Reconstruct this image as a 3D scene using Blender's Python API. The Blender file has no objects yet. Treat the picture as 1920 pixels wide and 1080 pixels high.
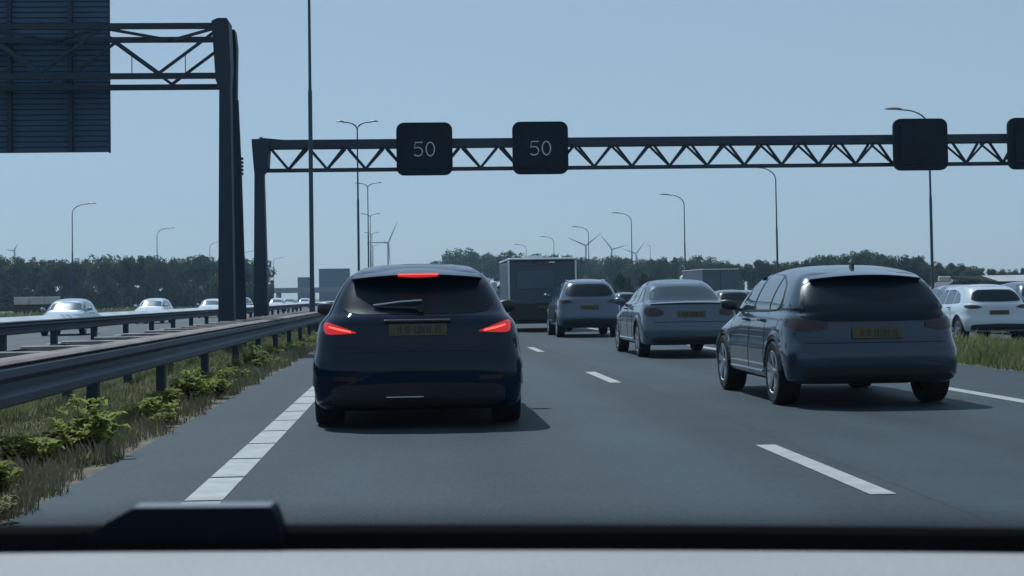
import bpy, bmesh, math, random
import numpy as np
from mathutils import Vector, Matrix, Euler

R = math.radians
rnd = random.Random(7)
scene = bpy.context.scene
C = scene.collection

# ------------------------------------------------------------------ camera
FPX = 2950.0                       # focal length in photo pixels (1920 wide)
CAM_H = 1.18
YAW, PITCH, ROLL = R(3.59), R(2.0), R(-0.85)
cd = bpy.data.cameras.new('camera')
cam = bpy.data.objects.new('camera', cd)
C.objects.link(cam)
cam.location = (0, 0, CAM_H)
cam.matrix_world = (Matrix.Translation((0, 0, CAM_H)) @ Matrix.Rotation(-YAW, 4, 'Z')
                    @ Matrix.Rotation(R(90) + PITCH, 4, 'X') @ Matrix.Rotation(ROLL, 4, 'Z'))
cd.sensor_width = 36.0
cd.lens = FPX / 1920 * 36.0
cd.shift_y = -88.0 / 1920
cd.clip_start = 0.05
cd.clip_end = 20000
cd.dof.use_dof = True
cd.dof.focus_distance = 22.0
cd.dof.aperture_fstop = 15.0
scene.camera = cam

# ------------------------------------------------------------------ sky, sun, exposure
SUN_EL, SUN_AZ = R(58), R(-28)     # azimuth clockwise from +Y (driving direction); sun ahead and to the left
w = bpy.data.worlds.new('World')
scene.world = w
w.use_nodes = True
nt = w.node_tree
nt.nodes.clear()
sky = nt.nodes.new('ShaderNodeTexSky')
sky.sky_type = 'NISHITA'
sky.sun_disc = False
sky.sun_elevation = SUN_EL
sky.sun_rotation = SUN_AZ
sky.air_density = 1.0
sky.dust_density = 0.6
sky.ozone_density = 2.0
bgn = nt.nodes.new('ShaderNodeBackground')
bgn.inputs['Strength'].default_value = 0.08
outn = nt.nodes.new('ShaderNodeOutputWorld')
mixn = nt.nodes.new('ShaderNodeMix')       # thin even high haze over the clear sky
mixn.data_type = 'RGBA'
mixn.inputs['Factor'].default_value = 0.62
mixn.inputs[7].default_value = (6.2, 6.8, 6.95, 1)
nt.links.new(sky.outputs[0], mixn.inputs[6])
nt.links.new(mixn.outputs[2], bgn.inputs[0])
nt.links.new(bgn.outputs[0], outn.inputs[0])

sl = bpy.data.lights.new('sun', 'SUN')
sl.energy = 4.3
sl.angle = R(0.53)
sl.color = (1.0, 0.96, 0.9)
so = bpy.data.objects.new('sun', sl)
C.objects.link(so)
sdir = Vector((math.sin(SUN_AZ) * math.cos(SUN_EL), math.cos(SUN_AZ) * math.cos(SUN_EL), math.sin(SUN_EL)))
so.rotation_euler = (-sdir).to_track_quat('-Z', 'Y').to_euler()
so.location = (0, 0, 60)

vs = scene.view_settings
vs.view_transform = 'Standard'
vs.look = 'None'
vs.gamma = 1.0
vs.use_curve_mapping = False
vs.exposure = -0.12
vs.use_white_balance = True        # the phone's cool white balance
vs.white_balance_temperature = 5450
vs.white_balance_tint = 4
scene.cycles.max_bounces = 6
scene.cycles.transparent_max_bounces = 8

# ------------------------------------------------------------------ helpers
def curve_x(d):
    """the road bends gently to the left"""
    return -5e-5 * d * d if d > 0 else 0.0

def heading(d):
    return math.atan(1e-4 * max(d, 0))

def at(px, d):
    """world X for a photo column at distance d along the road"""
    return d * math.tan(math.atan((px - 960) / FPX) + YAW)

MATS = {}
def M(name, col, rough=0.6, metal=0.0, var=0.15, scale=6.0, coat=0.0, bump=0.0, bscale=80.0, spec=0.5,
      emit=None, estr=0.0, stretch=(1, 1, 1), col2=None, sharp=0.0, trans=0.0, info=0.0, cior=1.5):
    if name in MATS:
        return MATS[name]
    m = bpy.data.materials.new(name)
    m.use_nodes = True
    t = m.node_tree
    b = t.nodes['Principled BSDF']
    tc = t.nodes.new('ShaderNodeTexCoord')
    mp = t.nodes.new('ShaderNodeMapping')
    mp.inputs['Scale'].default_value = stretch
    t.links.new(tc.outputs['Object'], mp.inputs[0])
    nz = t.nodes.new('ShaderNodeTexNoise')
    nz.inputs['Scale'].default_value = scale
    nz.inputs['Detail'].default_value = 5
    t.links.new(mp.outputs[0], nz.inputs['Vector'])
    rp = t.nodes.new('ShaderNodeValToRGB')
    a = tuple(max(0, c * (1 - var)) for c in col) if col2 is None else tuple(col)
    z = tuple(min(1, c * (1 + var)) for c in col) if col2 is None else tuple(col2)
    rp.color_ramp.elements[0].position = 0.3 + sharp
    rp.color_ramp.elements[1].position = 0.7 - sharp
    rp.color_ramp.elements[0].color = (*a, 1)
    rp.color_ramp.elements[1].color = (*z, 1)
    t.links.new(nz.outputs['Fac'], rp.inputs[0])
    last = rp.outputs[0]
    if info:
        oi = t.nodes.new('ShaderNodeObjectInfo')
        mr = t.nodes.new('ShaderNodeMapRange')
        mr.inputs['To Min'].default_value = 1 - info
        mr.inputs['To Max'].default_value = 1 + info
        t.links.new(oi.outputs['Random'], mr.inputs[0])
        mx = t.nodes.new('ShaderNodeVectorMath')
        mx.operation = 'SCALE'
        t.links.new(last, mx.inputs[0])
        t.links.new(mr.outputs[0], mx.inputs['Scale'])
        last = mx.outputs[0]
    t.links.new(last, b.inputs['Base Color'])
    b.inputs['Roughness'].default_value = rough
    b.inputs['Metallic'].default_value = metal
    b.inputs['Specular IOR Level'].default_value = spec
    b.inputs['Coat Weight'].default_value = coat
    b.inputs['Coat Roughness'].default_value = 0.03
    b.inputs['Coat IOR'].default_value = cior
    if trans:          # thin leaves let light through
        tl = t.nodes.new('ShaderNodeBsdfTranslucent')
        t.links.new(last, tl.inputs['Color'])
        mxs = t.nodes.new('ShaderNodeMixShader')
        mxs.inputs[0].default_value = trans
        t.links.new(b.outputs[0], mxs.inputs[1])
        t.links.new(tl.outputs[0], mxs.inputs[2])
        t.links.new(mxs.outputs[0], t.nodes['Material Output'].inputs['Surface'])
    if emit:
        b.inputs['Emission Color'].default_value = (*emit, 1)
        b.inputs['Emission Strength'].default_value = estr
    if bump:
        n2 = t.nodes.new('ShaderNodeTexNoise')
        n2.inputs['Scale'].default_value = bscale
        n2.inputs['Detail'].default_value = 3
        t.links.new(tc.outputs['Object'], n2.inputs['Vector'])
        bp = t.nodes.new('ShaderNodeBump')
        bp.inputs['Strength'].default_value = bump
        bp.inputs['Distance'].default_value = 0.01
        t.links.new(n2.outputs['Fac'], bp.inputs['Height'])
        t.links.new(bp.outputs[0], b.inputs['Normal'])
    MATS[name] = m
    return m

def asphalt(name, base, wear):
    """dark bitumen with fine pale grit, tyre-polished wheel tracks and broad patches"""
    m = bpy.data.materials.new(name)
    m.use_nodes = True
    t = m.node_tree
    L = t.links
    b = t.nodes['Principled BSDF']
    tc = t.nodes.new('ShaderNodeTexCoord')
    def noise(sc, st, det=4):
        mp = t.nodes.new('ShaderNodeMapping')
        mp.inputs['Scale'].default_value = st
        L.new(tc.outputs['Object'], mp.inputs[0])
        n = t.nodes.new('ShaderNodeTexNoise')
        n.inputs['Scale'].default_value = sc
        n.inputs['Detail'].default_value = det
        L.new(mp.outputs[0], n.inputs['Vector'])
        return n.outputs['Fac']
    def math_(op, a, bb):
        n = t.nodes.new('ShaderNodeMath')
        n.operation = op
        for i, v in enumerate((a, bb)):
            if isinstance(v, (int, float)):
                n.inputs[i].default_value = v
            else:
                L.new(v, n.inputs[i])
        return n.outputs[0]
    grit = noise(140, (1, 1, 1), 2)
    patch = noise(0.35, (1, 0.25, 1), 4)
    streak = noise(1.3, (1, 0.03, 1), 3)
    grain2 = noise(34, (1, 0.2, 1), 3)
    tracks = noise(0.9, (1, 0.004, 1), 1)
    blot = noise(1.1, (1, 0.6, 1), 5)
    g = math_('ADD', math_('MULTIPLY', math_('SUBTRACT', grit, 0.5), 1.0), math_('MULTIPLY', math_('SUBTRACT', grain2, 0.5), 1.3))
    g = math_('ADD', g, math_('ADD', math_('MULTIPLY', math_('SUBTRACT', tracks, 0.5), 1.1), math_('MULTIPLY', math_('SUBTRACT', blot, 0.5), 0.8)))
    p = math_('MULTIPLY', math_('SUBTRACT', patch, 0.5), 1.1)
    s = math_('MULTIPLY', math_('SUBTRACT', streak, 0.5), wear)
    k = math_('ADD', math_('ADD', math_('ADD', g, p), s), 1.0)
    # oil-darkened lane middles, polished wheel tracks, a sealed joint between the lanes
    sep = t.nodes.new('ShaderNodeSeparateXYZ')
    L.new(tc.outputs['Object'], sep.inputs[0])
    ph = math_('MULTIPLY', math_('SUBTRACT', sep.outputs['X'], 0.72), 2 * math.pi / 1.9)
    cs = math_('COSINE', ph, 0.0)
    mod = math_('ADD', math_('MULTIPLY', noise(0.5, (1, 0.12, 1), 4), 0.5), -0.05)
    k = math_('SUBTRACT', k, math_('MULTIPLY', cs, math_('MULTIPLY', mod, 0.75)))
    wob = math_('MULTIPLY', math_('SUBTRACT', noise(0.6, (0.0, 1, 1), 2), 0.5), 0.05)
    jt = math_('LESS_THAN', math_('ABSOLUTE', math_('ADD', math_('SUBTRACT', sep.outputs['X'], 2.9), wob), 0.0), 0.012)
    k = math_('MULTIPLY', k, math_('SUBTRACT', 1.0, math_('MULTIPLY', jt, 0.55)))
    spots = noise(2.6, (1, 0.35, 1), 3)
    dk = t.nodes.new('ShaderNodeMapRange')
    dk.inputs['From Min'].default_value = 0.62
    dk.inputs['From Max'].default_value = 0.72
    dk.inputs['To Min'].default_value = 1.0
    dk.inputs['To Max'].default_value = 0.72
    L.new(spots, dk.inputs[0])
    k = math_('MULTIPLY', k, dk.outputs[0])
    vm = t.nodes.new('ShaderNodeVectorMath')
    vm.operation = 'SCALE'
    vm.inputs[0].default_value = base
    L.new(k, vm.inputs['Scale'])
    L.new(vm.outputs[0], b.inputs['Base Color'])
    b.inputs['Roughness'].default_value = 0.72
    b.inputs['Specular IOR Level'].default_value = 0.35
    bp = t.nodes.new('ShaderNodeBump')
    bp.inputs['Strength'].default_value = 0.35
    bp.inputs['Distance'].default_value = 0.006
    L.new(grit, bp.inputs['Height'])
    L.new(bp.outputs[0], b.inputs['Normal'])
    return m

class MB:
    def __init__(s):
        s.v, s.f = [], []
    def add(s, verts, faces):
        o = len(s.v)
        s.v += [tuple(p) for p in verts]
        s.f += [tuple(i + o for i in f) for f in faces]
        return s
    def box(s, x0, x1, y0, y1, z0, z1, mat=None):
        p = [(x, y, z) for z in (z0, z1) for y in (y0, y1) for x in (x0, x1)]
        if mat is not None:
            p = [tuple(mat @ Vector(q)) for q in p]
        return s.add(p, [(0, 2, 3, 1), (4, 5, 7, 6), (0, 1, 5, 4), (2, 6, 7, 3), (0, 4, 6, 2), (1, 3, 7, 5)])
    def bbox(s, x0, x1, y0, y1, z0, z1, b=0.02):
        """box with chamfered vertical and horizontal edges"""
        rings = [(z0, b), (z0 + b, 0), (z1 - b, 0), (z1, b)]
        V, F = [], []
        for z, i in rings:
            X0, X1, Y0, Y1 = x0 + i, x1 - i, y0 + i, y1 - i
            c = b
            V += [(X0 + c, Y0, z), (X1 - c, Y0, z), (X1, Y0 + c, z), (X1, Y1 - c, z), (X1 - c, Y1, z), (X0 + c, Y1, z), (X0, Y1 - c, z), (X0, Y0 + c, z)]
        for k in range(3):
            for j in range(8):
                F.append((k * 8 + j, k * 8 + (j + 1) % 8, k * 8 + 8 + (j + 1) % 8, k * 8 + 8 + j))
        F.append(tuple(range(7, -1, -1)))
        F.append(tuple(range(24, 32)))
        return s.add(V, F)
    def tube(s, pts, rad, seg=8, cap=True):
        pts = [Vector(p) for p in pts]
        n = len(pts)
        if not hasattr(rad, '__len__'):
            rad = [rad] * n
        V, F = [], []
        for i, p in enumerate(pts):
            d = (pts[min(i + 1, n - 1)] - pts[max(i - 1, 0)]).normalized()
            ref = Vector((0, 0, 1)) if abs(d.z) < 0.9 else Vector((1, 0, 0))
            a = d.cross(ref).normalized()
            b = d.cross(a).normalized()
            for k in range(seg):
                th = 2 * math.pi * k / seg
                V.append(p + (a * math.cos(th) + b * math.sin(th)) * rad[i])
        for i in range(n - 1):
            for k in range(seg):
                F.append((i * seg + k, i * seg + (k + 1) % seg, (i + 1) * seg + (k + 1) % seg, (i + 1) * seg + k))
        if cap:
            F.append(tuple(range(seg - 1, -1, -1)))
            F.append(tuple((n - 1) * seg + k for k in range(seg)))
        return s.add(V, F)
    def bar(s, a, b, w, h=None):
        """square bar from a to b"""
        a, b = Vector(a), Vector(b)
        h = h or w
        d = (b - a).normalized()
        ref = Vector((0, 0, 1)) if abs(d.z) < 0.9 else Vector((0, 1, 0))
        u = d.cross(ref).normalized() * w / 2
        v = u.cross(d).normalized() * h / 2
        p = [q + i * u + j * v for q in (a, b) for i, j in ((-1, -1), (1, -1), (1, 1), (-1, 1))]
        return s.add(p, [(3, 2, 1, 0), (4, 5, 6, 7)] + [(k, (k + 1) % 4, 4 + (k + 1) % 4, 4 + k) for k in range(4)])
    def prism(s, poly, axis, a, b):
        """poly in the two other axes, extruded along axis from a to b"""
        def put(p, t):
            q = list(p)
            q.insert('xyz'.index(axis), t)
            return tuple(q)
        n = len(poly)
        V = [put(p, a) for p in poly] + [put(p, b) for p in poly]
        F = [tuple(range(n - 1, -1, -1)), tuple(range(n, 2 * n))] + [(i, (i + 1) % n, n + (i + 1) % n, n + i) for i in range(n)]
        return s.add(V, F)
    def lathe(s, prof, seg=24, axis='x', centre=(0, 0, 0)):
        """prof: (r, t) pairs; revolve about axis"""
        V, F = [], []
        for r, t in prof:
            for k in range(seg):
                th = 2 * math.pi * k / seg
                c, q = r * math.cos(th), r * math.sin(th)
                p = {'x': (t, c, q), 'y': (c, t, q), 'z': (c, q, t)}[axis]
                V.append(tuple(p[i] + centre[i] for i in range(3)))
        for i in range(len(prof) - 1):
            for k in range(seg):
                F.append((i * seg + k, i * seg + (k + 1) % seg, (i + 1) * seg + (k + 1) % seg, (i + 1) * seg + k))
        return s.add(V, F)
    def data(s, name, mat, smooth=False, fix=True, angle=35):
        me = bpy.data.meshes.new(name)
        me.from_pydata([tuple(p) for p in s.v], [], s.f)
        if fix:
            bm = bmesh.new()
            bm.from_mesh(me)
            bmesh.ops.recalc_face_normals(bm, faces=bm.faces)
            bm.to_mesh(me)
            bm.free()
        me.materials.append(mat)
        if smooth:
            me.polygons.foreach_set('use_smooth', [True] * len(me.polygons))
            me.set_sharp_from_angle(angle=R(angle))
        me.update()
        return me
    def build(s, name, mat, parent=None, smooth=False, fix=True, angle=35):
        return ob(name, s.data(name, mat, smooth, fix, angle), parent)

def ob(name, data, parent=None, loc=None, rot=None, scale=None):
    o = bpy.data.objects.new(name, data)
    C.objects.link(o)
    if parent is not None:
        o.parent = parent
    if loc is not None:
        o.location = loc
    if rot is not None:
        o.rotation_euler = rot
    if scale is not None:
        o.scale = scale
    return o

def tag(o, label, cat, group=None):
    o['label'] = label
    o['category'] = cat
    if group:
        o['group'] = group
    return o

def thing(name, label, cat, loc=(0, 0, 0), rz=0.0, group=None):
    o = ob(name, None, None, loc, (0, 0, rz))
    o.empty_display_size = 0.2
    return tag(o, label, cat, group)

def structure(o):
    o['kind'] = 'structure'
    return o

def stuff(o, label=None, cat=None):
    o['kind'] = 'stuff'
    if label:
        o['label'] = label
    if cat:
        o['category'] = cat
    return o

def copy_thing(root, loc=None, rz=None, label=None, scale=None):
    """copy a thing with its parts and sub-parts; mesh data stays shared"""
    r = root.copy()
    C.objects.link(r)
    if loc is not None:
        r.location = loc
    if rz is not None:
        r.rotation_euler = (0, 0, rz)
    if scale is not None:
        r.scale = scale
    if label:
        r['label'] = label
    for ch in list(root.children):
        c = ch.copy()
        C.objects.link(c)
        c.parent = r
        for g in list(ch.children):
            d = g.copy()
            C.objects.link(d)
            d.parent = c
    return r

# ------------------------------------------------------------------ materials
m_asph = asphalt('asphalt', (0.0155, 0.028, 0.0355), 0.55)
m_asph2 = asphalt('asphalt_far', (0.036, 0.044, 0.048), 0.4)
m_paint = M('road_paint', (0.305, 0.31, 0.29), 0.6, var=0.2, scale=5, bump=0.2, bscale=140)
m_soil = M('soil', (0.06, 0.055, 0.036), 0.95, var=0.4, scale=5, col2=(0.14, 0.125, 0.08), bump=0.6, bscale=12)
m_shaded_soil = M('soil_painted_shade', (0.014, 0.015, 0.013), 0.95, var=0.4, scale=3, col2=(0.03, 0.032, 0.022), bump=0.6, bscale=12)  # soil darkened to paint in the shade between the two rails
m_field = M('field', (0.05, 0.07, 0.025), 0.95, scale=0.05, col2=(0.085, 0.095, 0.04), bump=0.5, bscale=4)
m_grass = M('grass_blades', (0.095, 0.125, 0.045), 0.85, scale=1.6, col2=(0.26, 0.25, 0.14), sharp=0.05, spec=0.1, trans=0.45)
m_weed = M('weed_leaf', (0.09, 0.125, 0.03), 0.75, scale=9, col2=(0.34, 0.38, 0.09), info=0.2, spec=0.12, trans=0.4)
m_weed2 = M('weed_leaf_pale', (0.15, 0.165, 0.075), 0.8, scale=6, col2=(0.36, 0.36, 0.19), info=0.25, spec=0.1, trans=0.4)
m_straw = M('dry_stalk', (0.22, 0.2, 0.12), 0.8, var=0.3)
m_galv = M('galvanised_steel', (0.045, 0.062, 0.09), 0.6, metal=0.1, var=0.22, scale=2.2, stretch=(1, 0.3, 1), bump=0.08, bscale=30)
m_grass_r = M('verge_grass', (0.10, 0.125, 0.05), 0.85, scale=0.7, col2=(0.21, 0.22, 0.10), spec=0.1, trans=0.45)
m_galv_lit = M('painted_sunlit_steel', (0.6, 0.63, 0.66), 0.45, metal=0.35, var=0.15, scale=2.0, stretch=(1, 0.3, 1))  # steel coloured bright to paint in sunlight on edges
m_rust = M('weathered_cap', (0.07, 0.055, 0.05), 0.75, metal=0.1, scale=2.4, col2=(0.2, 0.16, 0.145), stretch=(1.5, 0.5, 1), bump=0.3, bscale=40)
m_spacer = M('spacer_steel', (0.24, 0.23, 0.22), 0.6, metal=0.3, var=0.3)
m_gantry = M('gantry_steel', (0.012, 0.026, 0.046), 0.6, metal=0.1, var=0.18, scale=1.5)
m_signback = M('sign_aluminium', (0.036, 0.075, 0.14), 0.6, metal=0.1, var=0.18, scale=1.2, stretch=(0.5, 1, 3))
m_black = M('matrix_black', (0.004, 0.009, 0.018), 0.6, var=0.3, spec=0.15)
m_led = M('led_white', (0.16, 0.18, 0.2), 0.5, emit=(0.75, 0.85, 1.0), estr=0.13)
m_pole = M('lamp_pole', (0.025, 0.045, 0.07), 0.55, metal=0.1, var=0.15)
m_lamp = M('lamp_head', (0.08, 0.09, 0.1), 0.45, metal=0.3)
m_tyre = M('tyre_rubber', (0.013, 0.013, 0.015), 0.8, var=0.25, scale=20, spec=0.3)
m_rim = M('alloy_rim', (0.42, 0.44, 0.47), 0.28, metal=0.85, var=0.1)
m_rimdark = M('rim_well', (0.02, 0.022, 0.025), 0.6)
m_trim = M('black_trim', (0.014, 0.015, 0.018), 0.45, var=0.2, scale=12)
m_glass = M('tinted_glass', (0.003, 0.009, 0.016), 0.3, var=0.2, scale=3, spec=0.18, coat=0.0)
m_rearglass = M('rear_glass_teal', (0.012, 0.028, 0.038), 0.12, var=0.2, scale=2, spec=0.5, coat=0.2)
m_sideglass = M('side_glass', (0.035, 0.055, 0.07), 0.05, var=0.2, scale=2, spec=0.8, coat=0.6)
m_chrome = M('chrome', (0.65, 0.67, 0.7), 0.12, metal=1.0, var=0.05)
m_red_on = M('tail_light_lit', (0.2, 0.004, 0.005), 0.25, emit=(1.0, 0.008, 0.01), estr=0.5, coat=0.5, var=0.2)
m_red_core = M('tail_light_core', (0.8, 0.1, 0.05), 0.3, emit=(1.0, 0.13, 0.07), estr=1.5)
m_red_off = M('tail_light_unlit', (0.02, 0.003, 0.006), 0.35, coat=0.1, var=0.25, scale=10)
m_head = M('headlight_glass', (0.5, 0.52, 0.55), 0.12, metal=0.2, coat=0.8, var=0.25, scale=9)
m_plate = M('yellow_plate', (0.075, 0.066, 0.026), 0.6, var=0.1)
m_plate_w = M('plate_characters', (0.02, 0.02, 0.02), 0.6)
m_dash = M('dashboard_vinyl', (0.265, 0.26, 0.25), 0.65, var=0.06, scale=9, bump=0.25, bscale=260)
m_frit = M('frit_black', (0.004, 0.005, 0.008), 0.7, var=0.2, spec=0.2)
m_box = M('black_plastic', (0.003, 0.005, 0.012), 0.7, var=0.2, scale=20, spec=0.1)

def paint(name, col, metal=0.3, rough=0.34, coat=1.0, spec=0.3):
    return M('paint_' + name, col, rough, metal, var=0.06, scale=1.2, coat=coat, cior=1.34, spec=spec)

# ------------------------------------------------------------------ ground, roads, verges
def strip(name, x0, x1, z, y0, y1, mat, step=8.0, parent=None, skirt=0.25, flat=False):
    mb = MB()
    n = max(1, int(math.ceil((y1 - y0) / step)))
    V, F = [], []
    for i in range(n + 1):
        y = y0 + (y1 - y0) * i / n
        s = curve_x(y)
        V += [(x0 + s, y, z - skirt), (x0 + s, y, z), (x1 + s, y, z), (x1 + s, y, z - skirt)]
    for i in range(n):
        a, b = i * 4, i * 4 + 4
        F.append((a + 1, a + 2, b + 2, b + 1))
        if skirt:
            F += [(a, a + 1, b + 1, b), (a + 2, a + 3, b + 3, b + 2)]
    if not skirt:
        # single sheet: keep only the two top columns
        V2 = [V[i] for i in range(len(V)) if i % 4 in (1, 2)]
        F2 = [(i * 2, i * 2 + 1, i * 2 + 3, i * 2 + 2) for i in range(n)]
        V, F = V2, F2
    mb.add(V, F)
    return mb.build(name, mat, parent)

gmb = MB()
G = 9000
xs = [-G, -2000, -400, -100, 0, 100, 400, 2000, G]
ys = [-300, 0, 100, 300, 800, 2500, G]
gmb.add([(x, y, -0.22) for y in ys for x in xs],
        [(j * len(xs) + i, j * len(xs) + i + 1, (j + 1) * len(xs) + i + 1, (j + 1) * len(xs) + i) for j in range(len(ys) - 1) for i in range(len(xs) - 1)])
structure(gmb.build('ground', m_field))

LEFT_LINE, LANE_LINE, RIGHT_LINE = -1.25, 2.70, 6.35
road = structure(strip('motorway_road', -2.2, 8.6, 0.0, -12, 900, m_asph))
median = structure(strip('verge_ground', -4.3, -2.22, -0.012, -12, 900, m_soil))
median2 = structure(strip('median_ground', -7.6, -4.32, -0.03, -12, 900, m_shaded_soil))
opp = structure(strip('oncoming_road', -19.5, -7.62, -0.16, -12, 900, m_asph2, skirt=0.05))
right_verge = structure(strip('grass_verge_ground', 8.62, 12.4, -0.012, -12, 600, m_soil))
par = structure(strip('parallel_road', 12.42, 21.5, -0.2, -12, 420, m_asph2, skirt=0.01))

# painted markings: each block and dash is its own piece of the road
def mark(x, y0, y1, wd, parent=road, z=0.004):
    n = max(1, int((y1 - y0) / 6))
    mb = MB()
    for i in range(n + 1):
        y = y0 + (y1 - y0) * i / n
        s = curve_x(y)
        mb.add([(x - wd / 2 + s, y, z), (x + wd / 2 + s, y, z)], [])
    mb.f = [(i * 2, i * 2 + 1, i * 2 + 3, i * 2 + 2) for i in range(n)]
    return mb.build('road_marking', m_paint, parent)

y = 6.95
while y < 60:
    mark(LEFT_LINE, y + 0.034, y + 1.22 - 0.034, 0.225)
    y += 1.22
mark(LEFT_LINE, y, 500, 0.21)
for k in range(24):
    y0 = 9.0 + 11.95 * k
    mark(LANE_LINE, y0, y0 + 3.05, 0.155)
mark(RIGHT_LINE, -5, 500, 0.19)
for x in (-8.0, -19.2):
    mark(x, 0, 400, 0.2, opp, -0.156)
for k in range(20):
    mark(-11.8, 4 + 12 * k, 7 + 12 * k, 0.15, opp, -0.156)
for x in (12.75, 21.2):
    mark(x, 0, 300, 0.2, par, -0.196)
for k in range(20):
    mark(16.9, 4 + 12 * k, 7 + 12 * k, 0.15, par, -0.196)

# ------------------------------------------------------------------ guard rails
def sweep(profile, y0, y1, step=4.0, dz=None):
    """sweep an (x, z) profile along the road"""
    mb = MB()
    n = max(1, int((y1 - y0) / step))
    k = len(profile)
    for i in range(n + 1):
        y = y0 + (y1 - y0) * i / n
        s = curve_x(y)
        mb.v += [(x + s, y, z) for x, z in profile]
    for i in range(n):
        for j in range(k):
            mb.f.append((i * k + j, i * k + (j + 1) % k, (i + 1) * k + (j + 1) % k, (i + 1) * k + j))
    mb.f.append(tuple(range(k)))
    mb.f.append(tuple(n * k + j for j in range(k - 1, -1, -1)))
    return mb

def w_beam(xf, z0, z1, side=1, t=0.012):
    """folded steel beam section, face towards +x if side is 1"""
    h = z1 - z0
    prof = [(0.0, z0), (0.075, z0 + 0.1 * h), (0.078, z0 + 0.28 * h), (0.012, z0 + 0.43 * h), (0.012, z0 + 0.57 * h),
            (0.078, z0 + 0.72 * h), (0.075, z0 + 0.9 * h), (0.0, z1)]
    front = [(xf - side * 0.08 + side * a, b) for a, b in prof]
    back = [(x - side * t, z) for x, z in reversed(front)]
    return front + back

r1 = thing('guard_rail', 'double steel guard rail with rust-brown top beside the weedy verge', 'guard rail')
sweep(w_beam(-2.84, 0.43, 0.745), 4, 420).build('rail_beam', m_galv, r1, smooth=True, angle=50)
cap = sweep([(-3.13, 0.765), (-2.9, 0.765), (-2.86, 0.75), (-2.86, 0.742), (-3.13, 0.742)], 4, 420).build('top_cap', m_rust, r1)
cap['label'] = 'rust-brown weathered top flange'
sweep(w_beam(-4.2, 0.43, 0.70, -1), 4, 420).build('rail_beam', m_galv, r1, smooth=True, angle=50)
pd = MB().bbox(-0.05, 0.05, -0.07, 0.07, -0.3, 0.735, 0.008).data('post', m_gantry)
pd2 = MB().bbox(-0.05, 0.05, -0.07, 0.07, -0.3, 0.70, 0.008).data('post', m_gantry)
sd = MB().bbox(-0.56, 0.5, -0.05, 0.05, -0.035, 0.035, 0.008).data('spacer', m_spacer)
for k in range(26):
    y = 7.0 + 4 * k
    ob('post', pd, r1, (-3.0 + curve_x(y), y, 0))
    if k < 16:
        ob('post', pd2, r1, (-4.1 + curve_x(y), y, 0))
for k in range(48):
    y = 7.3 + 1.95 * k
    ob('spacer', sd, r1, (-3.6 + curve_x(y), y, 0.69))

r2 = thing('guard_rail', 'bright-edged steel guard rail on posts beside the oncoming road', 'guard rail')
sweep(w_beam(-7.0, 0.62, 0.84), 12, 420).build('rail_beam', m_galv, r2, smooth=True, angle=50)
sweep([(-7.22, 0.935), (-7.09, 0.94), (-6.985, 0.865), (-6.985, 0.845), (-7.22, 0.845)], 12, 420).build('top_cap', m_galv_lit, r2)  # bright colour paints the sun on the sloped top edge
pd3 = MB().bbox(-0.06, 0.06, -0.08, 0.08, -0.3, 0.9, 0.008).data('post', m_gantry)
for k in range(24):
    y = 16.0 + 4 * k
    ob('post', pd3, r2, (-7.14 + curve_x(y), y, 0))

# ------------------------------------------------------------------ gantries
def gantry_post_section(mb, pts):
    """pts: (z, x0, x1, y0, y1) rings"""
    V, F = [], []
    for z, x0, x1, y0, y1 in pts:
        V += [(x0, y0, z), (x1, y0, z), (x1, y1, z), (x0, y1, z)]
    for i in range(len(pts) - 1):
        for j in range(4):
            F.append((i * 4 + j, i * 4 + (j + 1) % 4, i * 4 + 4 + (j + 1) % 4, i * 4 + 4 + j))
    F.append((3, 2, 1, 0))
    n = (len(pts) - 1) * 4
    F.append((n, n + 1, n + 2, n + 3))
    mb.add(V, F)
    return mb

# near gantry over the oncoming road: box truss seen end-on at its right-hand post
GD = 36.0
gx = at(425, GD)
g1 = thing('sign_gantry', 'tall steel box-truss gantry standing in the median and reaching over oncoming road', 'gantry', (gx, GD, 0))
ZT, ZB, DP = 7.5, 6.22, 1.9
pm = gantry_post_section(MB(), [(-0.1, -0.20, 0.18, -0.2, 0.2), (1.0, -0.18, 0.165, -0.2, 0.2), (ZB - 0.25, -0.12, 0.13, -0.2, 0.2), (ZB - 0.05, -0.2, 0.14, -0.2, 0.25),
                                (ZB + 0.3, -0.22, 0.14, -0.2, 0.4), (ZT + 0.02, -0.28, 0.1, -0.2, 0.5), (ZT + 0.08, -0.14, 0.06, -0.2, 0.5)])
pm.build('post', m_gantry, g1)
pm = gantry_post_section(MB(), [(-0.1, -0.16, 0.17, 2.0, 2.5), (2.0, -0.13, 0.15, 1.9, 2.3), (ZB - 0.2, -0.12, 0.1, 1.35, 1.65), (ZT - 0.35, -0.16, 0.13, 1.15, 1.6), (ZT + 0.02, -0.16, 0.1, 1.0, 1.5)])
pm.build('post', m_gantry, g1)
MB().prism([(0.3, ZT - 0.02), (1.1, ZT - 0.02), (1.3, ZT - 0.4), (1.35, ZB + 0.2), (0.3, ZB + 0.45)], 'x', -0.02, 0.05).build('gusset_plate', m_signback, g1)
LN = 13.0
chord = MB().bar((-0.1, 0, 0), (-LN, 0, 0), 0.11, 0.13).data('chord', m_gantry)
for yy, zz in ((0, ZT - 0.07), (DP, ZT - 0.07), (0, ZB + 0.07), (DP, ZB + 0.07)):
    ob('chord', chord, g1, (0, yy, zz))
bay = 1.34 * 2
nb = int(LN / bay)
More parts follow.
